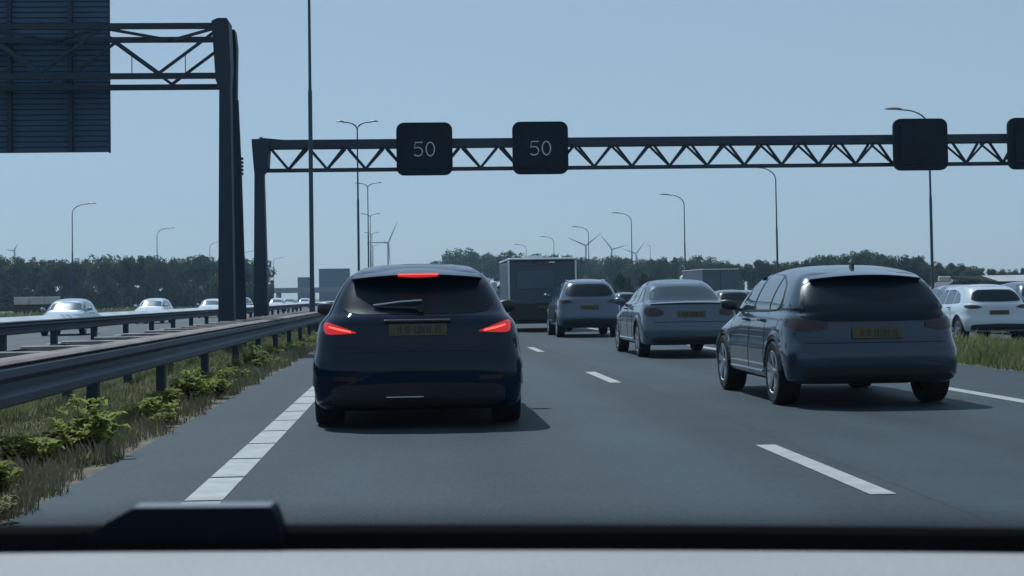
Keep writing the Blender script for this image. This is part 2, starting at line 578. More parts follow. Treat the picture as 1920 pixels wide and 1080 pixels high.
for fy in (0.0, DP):
    for k in range(nb):
        x0 = -0.15 - k * bay
        d1 = MB().bar((x0, fy, ZT - 0.14), (x0 - bay / 2, fy, ZB + 0.14), 0.065)
        d1.build('diagonal', m_gantry, g1)
        d2 = MB().bar((x0 - bay / 2, fy, ZB + 0.14), (x0 - bay, fy, ZT - 0.14), 0.065)
        d2.build('diagonal', m_gantry, g1)
for k in range(nb):
    x0 = -0.15 - k * bay
    MB().bar((x0, 0.05, ZT - 0.09), (x0 - bay / 2, DP - 0.05, ZT - 0.09), 0.06).build('top_brace', m_gantry, g1)
    MB().bar((x0 - bay / 2, DP - 0.05, ZT - 0.09), (x0 - bay, 0.05, ZT - 0.09), 0.06).build('top_brace', m_gantry, g1)
for k in range(9):
    MB().bar((-0.9 - k * 1.2, 0.0, ZB + 0.13), (-0.9 - k * 1.2, 0.0, ZB + 0.55), 0.018).build('stanchion', m_gantry, g1)
cl = MB()
cl.tube([(0.2, 2.05, 0.2), (0.16, 1.6, 4.0), (0.12, 1.35, 5.9)], 0.03, 6)
cl.build('cable_duct', m_gantry, g1)
cb = MB()
for k in range(5):
    cb.bbox(0.13, 0.21, 1.6, 1.72, 4.15 + k * 0.09, 4.21 + k * 0.09, 0.01)
cb.build('cable_clamp', m_gantry, g1)

# back of the big direction sign hung on that gantry
SY = GD + DP + 0.35
sx1 = at(207, SY)
sb = thing('direction_sign', 'dark back of a large ribbed direction sign hanging from the median gantry', 'sign', (sx1, SY, 0))
SZ0, SZ1, SW = 4.78, 9.3, 6.4
pl = 0.13
np_ = int((SZ1 - SZ0) / pl)
plank = MB()
plank.prism([(-0.035, 0.012), (-0.02, 0.0), (0.02, 0.0), (0.02, pl - 0.001), (-0.005, pl - 0.001), (-0.02, pl - 0.02)], 'x', -SW, 0.0)
pdat = plank.data('sign_plank', m_signback)
for k in range(np_):
    ob('sign_plank', pdat, sb, (0, 0, SZ0 + k * pl))
for xx in (-0.92, -2.35, -3.8, -5.4):
    MB().box(xx - 0.055, xx + 0.055, -0.14, -0.034, SZ0 + 0.03, SZ1 - 0.05).build('sign_strut', m_gantry, sb)
MB().box(-0.02, 0.012, -0.045, 0.04, SZ0 - 0.02, SZ1).build('edge_strip', m_gantry, sb)
for zz in (ZT - 0.3, ZB + 0.25):
    for xx in (-0.92, -3.8):
        MB().bar((xx, -0.1, zz), (xx, -0.3, zz), 0.06).build('bracket', m_gantry, sb)

# far gantry across the carriageway with matrix signs
FD = 55.0
fx = at(489, FD)
g2 = thing('sign_gantry', 'long steel triangular-truss gantry spanning our lanes and carrying the speed signs', 'gantry', (fx, FD, 0))
FT, FB = 6.72, 5.62
pm = gantry_post_section(MB(), [(-0.1, -0.26, 0.26, -0.3, 0.3), (1.6, -0.23, 0.22, -0.3, 0.3), (FB - 0.1, -0.18, 0.14, -0.25, 0.25), (FB + 0.15, -0.2, 0.3, -0.28, 0.4), (FT - 0.15, -0.26, 0.32, -0.3, 0.75), (FT + 0.02, -0.26, 0.26, -0.3, 0.75)])
pm.build('post', m_gantry, g2)
MB().tube([(-0.05, 0.2, FT), (-0.05, 0.2, FT + 0.1), (0.06, 0.2, FT + 0.13)], 0.02, 6).build('lifting_eye', m_gantry, g2)
LN2 = 29.0
MB().box(0.2, LN2, -0.1, 0.16, FT - 0.27, FT).build('chord', m_gantry, g2)
MB().box(0.26, LN2, 0.76, 0.96, FT - 0.25, FT - 0.03).build('chord', m_gantry, g2)
MB().box(0.14, LN2, 0.24, 0.42, FB, FB + 0.13).build('chord', m_gantry, g2)
MB().prism([(0.0, FT + 0.0), (0.9, FT + 0.0), (0.2, FT + 0.07), (0.0, FT + 0.09)], 'y', -0.05, 0.6).build('gusset_plate', m_gantry, g2)
bay = 1.345
k = 0
x = 0.95
dl = {}
while x < LN2 - 1:
    for sgn in (-1, 1):
        for fy, key in ((0.03, 'a'), (0.86, 'b')):
            kk = (sgn, key)
            if kk not in dl:
                dl[kk] = MB().bar((0, 0.33, FB + 0.1), (sgn * bay / 2 * 0.92, fy, FT - 0.26), 0.07).data('diagonal', m_gantry)
            ob('diagonal', dl[kk], g2, (x, 0, 0))
    x += bay
post_r = gantry_post_section(MB(), [(-0.1, LN2 - 0.3, LN2 + 0.3, -0.3, 0.3), (FT, LN2 - 0.2, LN2 + 0.2, -0.2, 0.7)])
post_r.build('post', m_gantry, g2)

def rounded(w, h, r, n=6):
    p = []
    for cx, cz, a0 in ((w / 2 - r, h / 2 - r, 0), (-w / 2 + r, h / 2 - r, 90), (-w / 2 + r, -h / 2 + r, 180), (w / 2 - r, -h / 2 + r, 270)):
        for k in range(n + 1):
            a = R(a0 + 90 * k / n)
            p.append((cx + r * math.cos(a), cz + r * math.sin(a)))
    return p

def matrix_sign(px, label, digits):
    s = thing('matrix_sign', label, 'matrix sign', (at(px, FD - 0.35), FD - 0.35, 0), 0, 'matrix signs on the gantry')
    zc = 6.34
    W_, H_ = 1.95, 1.84
    p = rounded(W_, H_, 0.27)
    mb = MB().prism(p, 'y', -0.02, 0.14)
    for i in range(len(mb.v)):
        x_, y_, z_ = mb.v[i]
        mb.v[i] = (x_, y_, z_ + zc)
    mb.build('backing_board', m_black, s)
    q = rounded(1.5, 1.4, 0.1)
    mb = MB().prism(q, 'y', -0.09, -0.021)
    mb.v = [(a, b, c + zc) for a, b, c in mb.v]
    mb.build('display_panel', m_black, s)
    if digits:
        # figure strokes, drawn as thin lit tubes
        five = [(0.15, 0.235), (-0.10, 0.235), (-0.125, 0.03), (-0.04, 0.06), (0.06, 0.05), (0.135, -0.02), (0.15, -0.1), (0.11, -0.19), (0.03, -0.235), (-0.07, -0.23), (-0.14, -0.185)]
        zero = [(0.145 * math.sin(a), 0.235 * math.cos(a)) for a in np.linspace(0, 2 * math.pi, 25)]
        for poly, cx in ((five, -0.22), (zero, 0.2)):
            MB().tube([(cx + a, -0.1, zc + b - 0.02) for a, b in poly], 0.021, 6).build('digit', m_led, s)
    return s

matrix_sign(798, 'black square matrix sign showing 50, next to the gantry post', True)
matrix_sign(1016, 'black square matrix sign showing 50, in mid-span of the gantry', True)
matrix_sign(1731, 'blank black square matrix sign in front of a lamp post', False)
matrix_sign(1946, 'blank black square matrix sign cut by the picture edge', False)

# ------------------------------------------------------------------ lamp posts
def lamp_post(name, label, loc, H, arms, reach, drop, rz=0.0, r0=0.11, group=None):
    t = thing(name, label, 'lamp post', loc, rz, group)
    zt = H - drop
    MB().tube([(0, 0, -0.25), (0, 0, 1.1), (0, 0, 1.15), (0, 0, zt * 0.62), (0, 0, zt * 0.62 + 0.05), (0, 0, zt)],
              [r0, r0, r0 * 0.8, r0 * 0.72, r0 * 0.55, r0 * 0.42], 10).build('pole', m_pole, t, smooth=True)
    for sgn in arms:
        pts = []
        for k in range(9):
            a = R(90) * k / 8
            pts.append((sgn * reach * 0.62 * (1 - math.cos(a)), 0, zt + (drop - 0.08) * math.sin(a)))
        pts.append((sgn * reach * 0.75, 0, zt + drop - 0.05))
        MB().tube(pts, [r0 * 0.42] * 5 + [r0 * 0.34] * 5, 8).build('arm', m_pole, t, smooth=True)
        hd = MB()
        n = 9
        V, F = [], []
        for i in range(n):
            u = i / (n - 1)
            xx = sgn * reach * (0.66 + 0.4 * u)
            ww = 0.16 * math.sin(math.pi * (0.12 + 0.8 * u)) ** 0.7
            hh = 0.085 * math.sin(math.pi * (0.12 + 0.8 * u)) ** 0.7
            for k in range(8):
                th = 2 * math.pi * k / 8
                V.append((xx, ww * math.cos(th), zt + drop - 0.03 + hh * math.sin(th) * (1.0 if math.sin(th) > 0 else 0.5)))
        for i in range(n - 1):
            for k in range(8):
                F.append((i * 8 + k, i * 8 + (k + 1) % 8, i * 8 + 8 + (k + 1) % 8, i * 8 + 8 + k))
        F += [tuple(range(8)), tuple((n - 1) * 8 + k for k in range(7, -1, -1))]
        hd.add(V, F)
        hd.build('lamp_head', m_lamp, t, smooth=True, angle=60)
    return t

mid = [(584, 54, 'thick lamp mast between the guard rails, its top out of view'),
       (672, 114, 'double-armed lamp post behind the gantry truss, first in the median row'),
       (690.5, 175, 'double-armed lamp post in the median, second in its row'),
       (694.5, 239, 'double-armed lamp post in the median, third in its row'),
       (697, 307, 'double-armed lamp post in the median, fourth in its row'),
       (699, 380, 'faint double-armed lamp post, last of the median row')]
for px, d, lab in mid:
    lamp_post('lamp_post', lab, (at(px, d), d, 0), 14.0, (-1, 1), 1.45, 0.62, 0, 0.12 if d > 60 else 0.1, 'lamp posts along the median')
ORD = ['first', 'second', 'third', 'fourth', 'fifth', 'sixth', 'seventh', 'eighth', 'ninth', 'tenth']
for i, (px, d) in enumerate(((1747, 79), (1457, 115), (1284, 146), (1184.5, 178), (1103.5, 213), (1038.5, 247), (986.5, 283))):
    lamp_post('lamp_post', 'single-arm lamp post beyond the parallel road, %s of its row counting away from us' % ORD[i], (at(px, d), d, 0), 10.5, (-1,), 2.15, 1.0, 0, 0.1, 'lamp posts beyond the parallel road')
lamp_post('lamp_post', 'thin distant pole above the trees next to the wind turbines', (at(1219, 330), 330, 0), 11.5, (-1,), 0.6, 0.2, 0, 0.1)
for i, (px, d) in enumerate(((135, 150), (294, 202), (393, 252), (456, 302), (512, 352))):
    lamp_post('lamp_post', 'single-arm lamp post beyond the oncoming cars, %s of its row counting away from us' % ORD[i], (at(px, d), d, 0), 10.5, (1,), 2.15, 1.0, 0, 0.1, 'lamp posts beyond the oncoming road')
# ------------------------------------------------------------------ vehicles
NEXP = 4.0

class Body:
    """a car shell lofted from plan outlines; local axes: x across, y forward from the rear bumper, z up"""
    def __init__(s, keys, L, wheels, ymid=0.55, wr=0.325, sub=4):
        K = np.array([list(k) + [0.0] * (8 - len(k)) for k in keys], float)
        n = len(K)
        t = np.linspace(0, n - 1, (n - 1) * sub + 1)
        D = np.stack([np.interp(t, np.arange(n), K[:, j]) for j in range(8)], 1)
        for _ in range(2):
            E = D.copy()
            E[1:-1] = 0.25 * D[:-2] + 0.5 * D[1:-1] + 0.25 * D[2:]
            D = E
        s.D, s.L, s.wheels, s.ymid, s.wr = D, L, wheels, ymid * L, wr
    def zrow(s, r, y):
        zr, zf, yr, yf = r[0], r[1], r[2], r[3]
        u = min(max((y - s.ymid) / max(yf - s.ymid, 0.3), 0), 1)
        u = u * u * (3 - 2 * u) * 0.6 + u * 0.4
        tt = min(max((y - yr) / max(yf - yr, 0.1), 0), 1)
        return zr + (zf - zr) * u + r[7] * math.sin(math.pi * tt)
    def half(s, r):
        zr, zf, yr, yf, w, cr, cf, zb = r
        pts = []
        for k in range(15):
            a = R(90) * k / 14
            pts.append((w * math.sin(a) ** (2 / NEXP), yr + cr * (1 - math.cos(a) ** (2 / NEXP)) if k < 14 else yr + cr))
        y0, y1 = yr + cr, yf - cf
        for k in range(1, 56):
            pts.append((w, y0 + (y1 - y0) * k / 56))
        for k in range(13):
            a = R(90) * (1 - k / 12)
            pts.append((w * math.sin(a) ** (2 / NEXP), yf - cf * (1 - math.cos(a) ** (2 / NEXP)) if k > 0 else yf - cf))
        return pts
    def mesh(s):
        rows = []
        for i, r in enumerate(s.D):
            h = s.half(r)
            ring = []
            for x, y in h:
                z = s.zrow(r, y)
                for yw in s.wheels:
                    R_ = s.wr + 0.055
                    if abs(y - yw) < R_ and r[4] > 0.7:
                        z = max(z, s.wr + math.sqrt(R_ * R_ - (y - yw) ** 2) + 0.0035 * i)
                ring.append((x, y, z))
            rows.append(ring + [(-x, y, z) for x, y, z in reversed(ring[1:-1])])
        n = len(rows[0])
        mb = MB()
        for rr in rows:
            mb.v += rr
        top = (len(rows) - 1) * n          # close the roof along its crest
        for k in range(n // 2):
            a, b_, c, d = k, k + 1, (n - k - 1) % n, (n - k) % n
            f = []
            for q in (a, b_, c, d):
                if top + q not in f:
                    f.append(top + q)
            if len(f) > 2:
                mb.f.append(tuple(f))
        for i in range(len(rows) - 1):
            for k in range(n):
                mb.f.append((i * n + k, i * n + (k + 1) % n, (i + 1) * n + (k + 1) % n, (i + 1) * n + k))
        return mb
    def rearY(s, x, z):
        D = s.D
        yr, w, cr = (np.interp(z, D[:, 0], D[:, j]) for j in (2, 4, 5))
        q = min(abs(x) / max(w, 1e-3), 0.9995)
        return yr + cr * (1 - (1 - q ** NEXP) ** (1 / NEXP))
    def frontY(s, x, z):
        D = s.D
        zz = D[:, 1]
        yf, w, cf = (np.interp(z, zz, D[:, j]) for j in (3, 4, 6))
        q = min(abs(x) / max(w, 1e-3), 0.9995)
        return yf - cf * (1 - (1 - q ** NEXP) ** (1 / NEXP))
    def sideX(s, y, z):
        zs, xs_ = [], []
        for r in s.D:
            yr, yf, w, cr, cf = r[2], r[3], r[4], r[5], r[6]
            if y < yr or y > yf:
                x = 0.0
            elif y < yr + cr:
                x = w * (1 - (1 - (y - yr) / cr) ** NEXP) ** (1 / NEXP)
            elif y > yf - cf:
                x = w * (1 - (1 - (yf - y) / cf) ** NEXP) ** (1 / NEXP)
            else:
                x = w
            zs.append(s.zrow(r, y))
            xs_.append(x)
        return float(np.interp(z, zs, xs_))

def patch(b, kind, us, lo, hi, off=0.006, nu=18, nv=8, depth=0.012):
    """a panel lying on the body between two curves; kind: rear, front, side+1 or side-1"""
    U = np.linspace(us[0], us[-1], nu + 1)
    V, F = [], []
    def put(u, v, o):
        if kind == 'rear':
            return (u, b.rearY(u, v) - o, v)
        if kind == 'front':
            return (u, b.frontY(u, v) + o, v)
        sg = kind[1]
        return (sg * (b.sideX(u, v) + o), u, v)
    for u in U:
        a, c = np.interp(u, us, lo), np.interp(u, us, hi)
        for k in range(nv + 1):
            V.append(put(u, a + (c - a) * k / nv, off))
    m = nv + 1
    for i in range(nu):
        for k in range(nv):
            F.append((i * m + k, i * m + k + 1, (i + 1) * m + k + 1, (i + 1) * m + k))
    # skirt back into the body
    edge = [i * m for i in range(nu + 1)] + [nu * m + k for k in range(1, m)] + [i * m + nv for i in range(nu - 1, -1, -1)] + [k for k in range(nv - 1, 0, -1)]
    base = len(V)
    for e in edge:
        p = V[e]
        if kind == 'rear':
            V.append((p[0], p[1] + depth, p[2]))
        elif kind == 'front':
            V.append((p[0], p[1] - depth, p[2]))
        else:
            V.append((p[0] - kind[1] * depth, p[1], p[2]))
    ne = len(edge)
    for i in range(ne):
        F.append((edge[i], edge[(i + 1) % ne], base + (i + 1) % ne, base + i))
    return MB().add(V, F)

WHEEL = {}
def wheel_data(r, wd):
    key = (round(r, 3), round(wd, 3))
    if key not in WHEEL:
        h = wd / 2
        ty = MB().lathe([(r * 0.66, -h * 0.9), (r * 0.74, -h), (r * 0.93, -h), (r * 0.985, -h * 0.85), (r, -h * 0.5), (r, h * 0.5), (r * 0.985, h * 0.85), (r * 0.93, h), (r * 0.74, h), (r * 0.66, h * 0.9), (r * 0.66, -h * 0.9)], 32)
        rim = MB()
        rim.lathe([(r * 0.69, h * 0.96), (r * 0.66, h * 0.99), (r * 0.62, h * 0.8), (r * 0.6, -h * 0.2)], 32)
        for k in range(5):
            a = 2 * math.pi * k / 5 + 0.3
            for da in (-0.12, 0.12):
                p0 = (h * 0.72, math.cos(a) * r * 0.1, math.sin(a) * r * 0.1)
                p1 = (h * 0.9, math.cos(a + da) * r * 0.63, math.sin(a + da) * r * 0.63)
                rim.bar(p0, p1, r * 0.09, 0.03)
        rim.lathe([(0.001, h * 0.95), (r * 0.13, h * 0.9), (r * 0.15, h * 0.6)], 16)
        disc = MB().lathe([(0.001, h * 0.35), (r * 0.61, h * 0.3), (r * 0.6, -h * 0.5), (0.001, -h * 0.5)], 24)
        WHEEL[key] = (ty.data('wheel', m_tyre, True), rim.data('rim', m_rim, True), disc.data('brake_disc', m_rimdark, True))
    return WHEEL[key]

def wheels(t, xw, ys_, r=0.325, wd=0.215, rims=True):
    for yw in ys_:
        for sg in (-1, 1):
            a, b_, c = wheel_data(r, wd)
            o = ob('wheel', a, t, (sg * xw, yw, r), (0, 0, 0 if sg > 0 else math.pi))
            if rims:
                ob('rim', b_, o)
                ob('brake_disc', c, o)

def plate(t, y, z, w=0.52, h=0.11, x=0.0, tilt=0.0, seed=1):
    p = MB().bbox(-w / 2, w / 2, -0.006, 0.006, -h / 2, h / 2, 0.004).build('licence_plate', m_plate, t)
    p.location = (x, y, z)
    p.rotation_euler = (tilt, 0, 0)
    # worn characters too small to read: three groups of dark strokes
    rg = random.Random(seed)
    ch = MB()
    for g in (-0.33, -0.2, -0.04, 0.06, 0.16, 0.33):
        for k in range(2):
            cx = g * w + rg.uniform(-0.2, 0.2) * 0.03 + k * 0.026 * w / 0.52
            ch.box(cx - 0.006, cx + 0.006, -0.009, -0.007, -h * 0.3, h * 0.3)
        zc = rg.choice((-0.25, 0.0, 0.26)) * h
        ch.box(g * w, g * w + 0.026, -0.0095, -0.0072, zc - 0.006, zc + 0.006)
    ch.build('plate_strokes', m_plate_w, p)['kind'] = 'stuff'
    return p

def mirrors(t, x, y, z, mat, s=1.0, glass_back=True):
    for sg in (-1, 1):
        V, F = [], []
        n = 10
        for i in range(7):
            u = i / 6
            prof = math.sin(math.pi * (0.13 + 0.74 * u)) ** 0.5
            xx = sg * (x + 0.03 + 0.2 * s * u)
            for k in range(n):
                th = 2 * math.pi * k / n
                cy = math.copysign(abs(math.cos(th)) ** 0.6, math.cos(th))
                cz = math.copysign(abs(math.sin(th)) ** 0.6, math.sin(th))
                V.append((xx, y + 0.075 * s * cy * prof + 0.04 * u, z + 0.075 * s * cz * prof + 0.02 * u))
        for i in range(6):
            for k in range(n):
                F.append((i * n + k, i * n + (k + 1) % n, i * n + n + (k + 1) % n, i * n + n + k))
        F += [tuple(range(n)), tuple(6 * n + k for k in range(n - 1, -1, -1))]
        mb = MB().add(V, F)
        mb.bar((sg * (x - 0.12), y, z - 0.07), (sg * (x + 0.08), y, z - 0.03), 0.05, 0.035)
        mb.build('wing_mirror', mat, t, True, angle=50)

def arch_trim(t, b, xw, mat=None):
    for yw in b.wheels:
        for sg in (-1, 1):
            pts = []
            for k in range(15):
                a = R(8 + 164 * k / 14)
                yy, zz = yw + (b.wr + 0.05) * math.cos(a), b.wr + (b.wr + 0.05) * math.sin(a)
                pts.append((sg * (b.sideX(yy, max(zz, 0.42)) - 0.006), yy, zz))
            MB().tube(pts, 0.018, 6).build('wheel_arch_lip', mat or m_trim, t, True)

def under(t, b, L, w=0.7, z0=0.17):
    mb = MB()
    y0, y1 = b.wheels
    r = b.wr + 0.07
    mb.box(-w, w, 0.22, y0 - r, z0 + 0.03, 0.5)
    mb.box(-0.58, 0.58, y0 - r, y0 + r, z0 + 0.03, 0.72)
    mb.box(-w - 0.05, w + 0.05, y0 + r, y1 - r, z0, 0.5)
    mb.box(-0.58, 0.58, y1 - r, y1 + r, z0 + 0.03, 0.72)
    mb.box(-w, w, y1 + r, L - 0.25, z0 + 0.03, 0.5)
    mb.build('underbody', m_trim, t)

def lines_on_side(t, b, ys_, z0, z1, sg=1):
    """shut lines between the doors"""
    for y in ys_:
        for g in (-1, 1):
            pts = [(g * (b.sideX(y, z) - 0.001), y, z) for z in np.linspace(z0, z1, 9)]
            MB().tube(pts, 0.006, 5).build('door_gap', m_trim, t)

def handles(t, b, ys_, z):
    for y in ys_:
        for g in (-1, 1):
            x = b.sideX(y, z)
            MB().tube([(g * (x - 0.005), y - 0.1, z), (g * (x + 0.03), y - 0.07, z), (g * (x + 0.03), y + 0.07, z), (g * (x - 0.005), y + 0.1, z)], 0.014, 6).build('door_handle', m_trim, t, True)

def side_windows(t, b, spans, mat, surround=None):
    """spans: list of (y list, lo list, hi list)"""
    for sg in (-1, 1):
        if surround:
            us, lo, hi = surround
            patch(b, ('s', sg), us, lo, hi, 0.004, 30, 8).build('window_surround', m_trim, t, True)
        for us, lo, hi in spans:
            patch(b, ('s', sg), us, lo, hi, 0.009, 14, 8).build('side_window', mat, t, True)

HATCH = [  # zr, zf, yr, yf, w, cr, cf, bulge
    (0.165, 0.17, 0.13, 4.08, 0.83, 0.4, 0.5), (0.225, 0.22, 0.03, 4.24, 0.895, 0.42, 0.6), (0.42, 0.42, 0.0, 4.30, 0.915, 0.45, 0.75),
    (0.60, 0.58, 0.0, 4.30, 0.915, 0.5, 0.85), (0.70, 0.66, 0.045, 4.27, 0.90, 0.55, 0.9), (0.84, 0.72, 0.05, 4.18, 0.895, 0.62, 0.95),
    (0.95, 0.78, 0.055, 4.0, 0.865, 0.66, 0.95), (1.01, 0.96, 0.10, 3.22, 0.815, 0.66, 0.6), (1.05, 1.01, 0.17, 3.12, 0.785, 0.62, 0.5),
    (1.20, 1.18, 0.31, 2.85, 0.725, 0.55, 0.45), (1.33, 1.32, 0.44, 2.62, 0.655, 0.5, 0.4), (1.39, 1.39, 0.52, 2.48, 0.595, 0.45, 0.4, 0.02),
    (1.415, 1.42, 0.58, 2.3, 0.50, 0.4, 0.35, 0.065), (1.425, 1.43, 0.63, 2.2, 0.30, 0.3, 0.3, 0.08), (1.43, 1.435, 0.66, 2.15, 0.02, 0.05, 0.05, 0.082)]
SEDAN = [
    (0.235, 0.235, 0.13, 4.5, 0.81, 0.4, 0.5), (0.28, 0.28, 0.03, 4.64, 0.88, 0.45, 0.6), (0.48, 0.46, 0.0, 4.7, 0.895, 0.5, 0.8), (0.70, 0.64, 0.02, 4.68, 0.895, 0.55, 0.9),
    (0.88, 0.70, 0.05, 4.55, 0.875, 0.6, 1.0), (0.985, 0.75, 0.07, 4.4, 0.84, 0.62, 1.0), (1.015, 0.80, 0.13, 4.2, 0.80, 0.6, 0.95),
    (1.035, 0.95, 0.55, 3.35, 0.755, 0.6, 0.6), (1.06, 0.99, 0.66, 3.22, 0.735, 0.6, 0.5), (1.22, 1.19, 0.96, 2.82, 0.665, 0.55, 0.45),
    (1.335, 1.33, 1.18, 2.5, 0.60, 0.5, 0.4), (1.38, 1.385, 1.32, 2.35, 0.52, 0.45, 0.35, 0.04), (1.395, 1.4, 1.42, 2.3, 0.32, 0.3, 0.3, 0.055), (1.4, 1.405, 1.46, 2.25, 0.02, 0.05, 0.05, 0.057)]

def scaled(keys, sx=1, sy=1, sz=1, roof=None):
    out = []
    for k in keys:
        k = list(k) + [0.0] * (8 - len(k))
        k[0] *= sz; k[1] *= sz; k[2] *= sy; k[3] *= sy; k[4] *= sx; k[5] *= sy; k[6] *= sy
        out.append(k)
    return out

def place(t, x, y, dz=0.0, rz=None):
    t.location = (x, y, dz)
    t.rotation_euler = (0, 0, heading(y) if rz is None else rz)

# --- the dark hatchback straight ahead
p_dark = paint('dark_blue_grey', (0.004, 0.012, 0.03), 0.0, 0.2, 1.0, 0.0)
t = thing('hatchback_car', 'dark hatchback straight ahead braking with red tail lights lit', 'car')
b = Body(scaled(HATCH, 1.045, 1, 1), 4.3, (0.78, 3.4))
b.mesh().build('body', p_dark, t, True, angle=40)
under(t, b, 4.3)
rw = patch(b, 'rear', [-0.70, -0.64, -0.5, 0, 0.5, 0.64, 0.70], [1.12, 1.055, 1.035, 1.03, 1.035, 1.055, 1.12], [1.14, 1.30, 1.375, 1.385, 1.375, 1.30, 1.14], 0.007, 36, 10).build('rear_window', m_glass, t, True)
sp = MB()
V, F = [], []
n = 22
for i in range(n + 1):
    u = -1 + 2 * i / n
    x_ = 0.60 * u
    dy = 0.13 * abs(u) ** 3
    dz = 0.035 * u * u
    V += [(x_, 0.31 + dy, 1.378 - dz), (x_, 0.30 + dy, 1.392 - dz), (x_ * 0.97, 0.46 + dy * 0.6, 1.42 - dz), (x_ * 0.90, 0.82, 1.458 - dz * 1.1), (x_ * 0.93, 0.72, 1.40 - dz), (x_ * 0.98, 0.45 + dy * 0.7, 1.362 - dz)]
for i in range(n):
    for k in range(6):
        F.append((i * 6 + k, i * 6 + (k + 1) % 6, i * 6 + 6 + (k + 1) % 6, i * 6 + 6 + k))
F += [tuple(range(6)), tuple(n * 6 + k for k in range(5, -1, -1))]
sp.add(V, F)
spo = sp.build('roof_spoiler', p_dark, t, True, angle=40)
bl = MB()
V, F = [], []
for i in range(13):
    u = -1 + 2 * i / 12
    V += [(0.19 * u, 0.318 + 0.008 * u * u, 1.36 + 0.012 * u * u), (0.185 * u, 0.292 + 0.008 * u * u, 1.366 + 0.01 * u * u), (0.185 * u, 0.292 + 0.008 * u * u, 1.40), (0.19 * u, 0.318, 1.404)]
for i in range(12):
    for k in range(4):
        F.append((i * 4 + k, i * 4 + (k + 1) % 4, i * 4 + 4 + (k + 1) % 4, i * 4 + 4 + k))
F += [(0, 1, 2, 3), (51, 50, 49, 48)]
bl.add(V, F)
bl.build('brake_light', m_red_on, t, True).location = (0.01, 0, 0)
MB().box(-0.175, 0.195, 0.283, 0.292, 1.387, 1.395).build('brake_light_core', m_red_core, t)
for sg in (-1, 1):
    us = [0.55, 0.62, 0.72, 0.80, 0.835, 0.85]
    lo = [0.868, 0.862, 0.856, 0.855, 0.865, 0.895]
    hi = [0.872, 0.90, 0.936, 0.963, 0.968, 0.95]
    if sg < 0:
        us, lo, hi = [-u for u in us[::-1]], lo[::-1], hi[::-1]
    tl = patch(b, 'rear', us, lo, hi, 0.014, 16, 6, 0.03).build('tail_light', m_red_on, t, True)
    us = [0.60, 0.70, 0.80]
    lo = [0.872, 0.89, 0.918]
    hi = [0.884, 0.908, 0.932]
    if sg < 0:
        us, lo, hi = [-u for u in us[::-1]], lo[::-1], hi[::-1]
    patch(b, 'rear', us, lo, hi, 0.019, 12, 2, 0.01).build('light_strip', m_red_core, tl, True)
plate(t, b.rearY(0, 0.895) - 0.012, 0.89, tilt=-0.15, seed=4)
MB().bbox(-0.3, 0.3, 0.035, 0.1, 0.955, 0.985, 0.008).build('plate_lamp_strip', m_trim, t)
# wiper
yw_ = lambda x_, z_: b.rearY(x_, z_) - 0.03
wp = MB()
wp.tube([(0.03, yw_(0, 1.075), 1.075), (-0.12, yw_(-0.12, 1.095) - 0.01, 1.09), (-0.36, yw_(-0.36, 1.10), 1.098)], [0.02, 0.014, 0.008], 6)
MB().tube([(-0.40, yw_(-0.4, 1.115), 1.115), (-0.15, yw_(-0.15, 1.14) - 0.01, 1.145), (0.04, yw_(0, 1.15), 1.155)], 0.008, 6).build('wiper_blade', m_galv_lit, t, True)  # bright steel colour paints a glint along the blade
wp.lathe([(0.001, -0.03), (0.03, -0.03), (0.034, 0.03)], 12, 'y', (0.03, yw_(0, 1.075), 1.075))
wp.build('rear_wiper', m_trim, t, True)
patch(b, 'rear', [-0.78, -0.7, 0, 0.7, 0.78], [0.24, 0.21, 0.195, 0.21, 0.24], [0.36, 0.40, 0.42, 0.40, 0.36], 0.008, 30, 6).build('bumper_skirt', m_trim, t, True)
MB().bbox(-0.29, 0.05, 0.0 - 0.016, 0.03, 0.285, 0.295, 0.003).build('chrome_strip', m_chrome, t)
for sg in (-1, 1):
    us = [0.55, 0.66, 0.76]
    if sg < 0:
        us = [-u for u in us[::-1]]
    patch(b, 'rear', us, [0.44] * 3, [0.475] * 3, 0.008, 8, 2).build('reflector', m_red_off, t, True)
gm = MB()
for pts in ([(x_, b.rearY(x_, 0.70) - 0.001, 0.70) for x_ in np.linspace(-0.72, 0.72, 25)],):
    gm.tube(pts, 0.005, 5)
gm.build('tailgate_gap', m_trim, t)
side_windows(t, b, [([0.95, 1.2, 1.75], [1.03, 1.0, 0.99], [1.10, 1.30, 1.36]), ([1.85, 2.2, 2.8, 3.05], [0.99, 0.985, 0.98, 1.0], [1.37, 1.38, 1.17, 1.03])], m_sideglass)
patch(b, 'front', [-0.66, 0, 0.66], [1.03, 1.02, 1.03], [1.36, 1.39, 1.36], 0.006).build('windscreen', m_glass, t, True)
wheels(t, 0.825, b.wheels, 0.325, 0.255)
arch_trim(t, b, 0.8)
mirrors(t, 0.83, 2.85, 1.06, m_trim)
place(t, at(781, 14.15), 14.15)

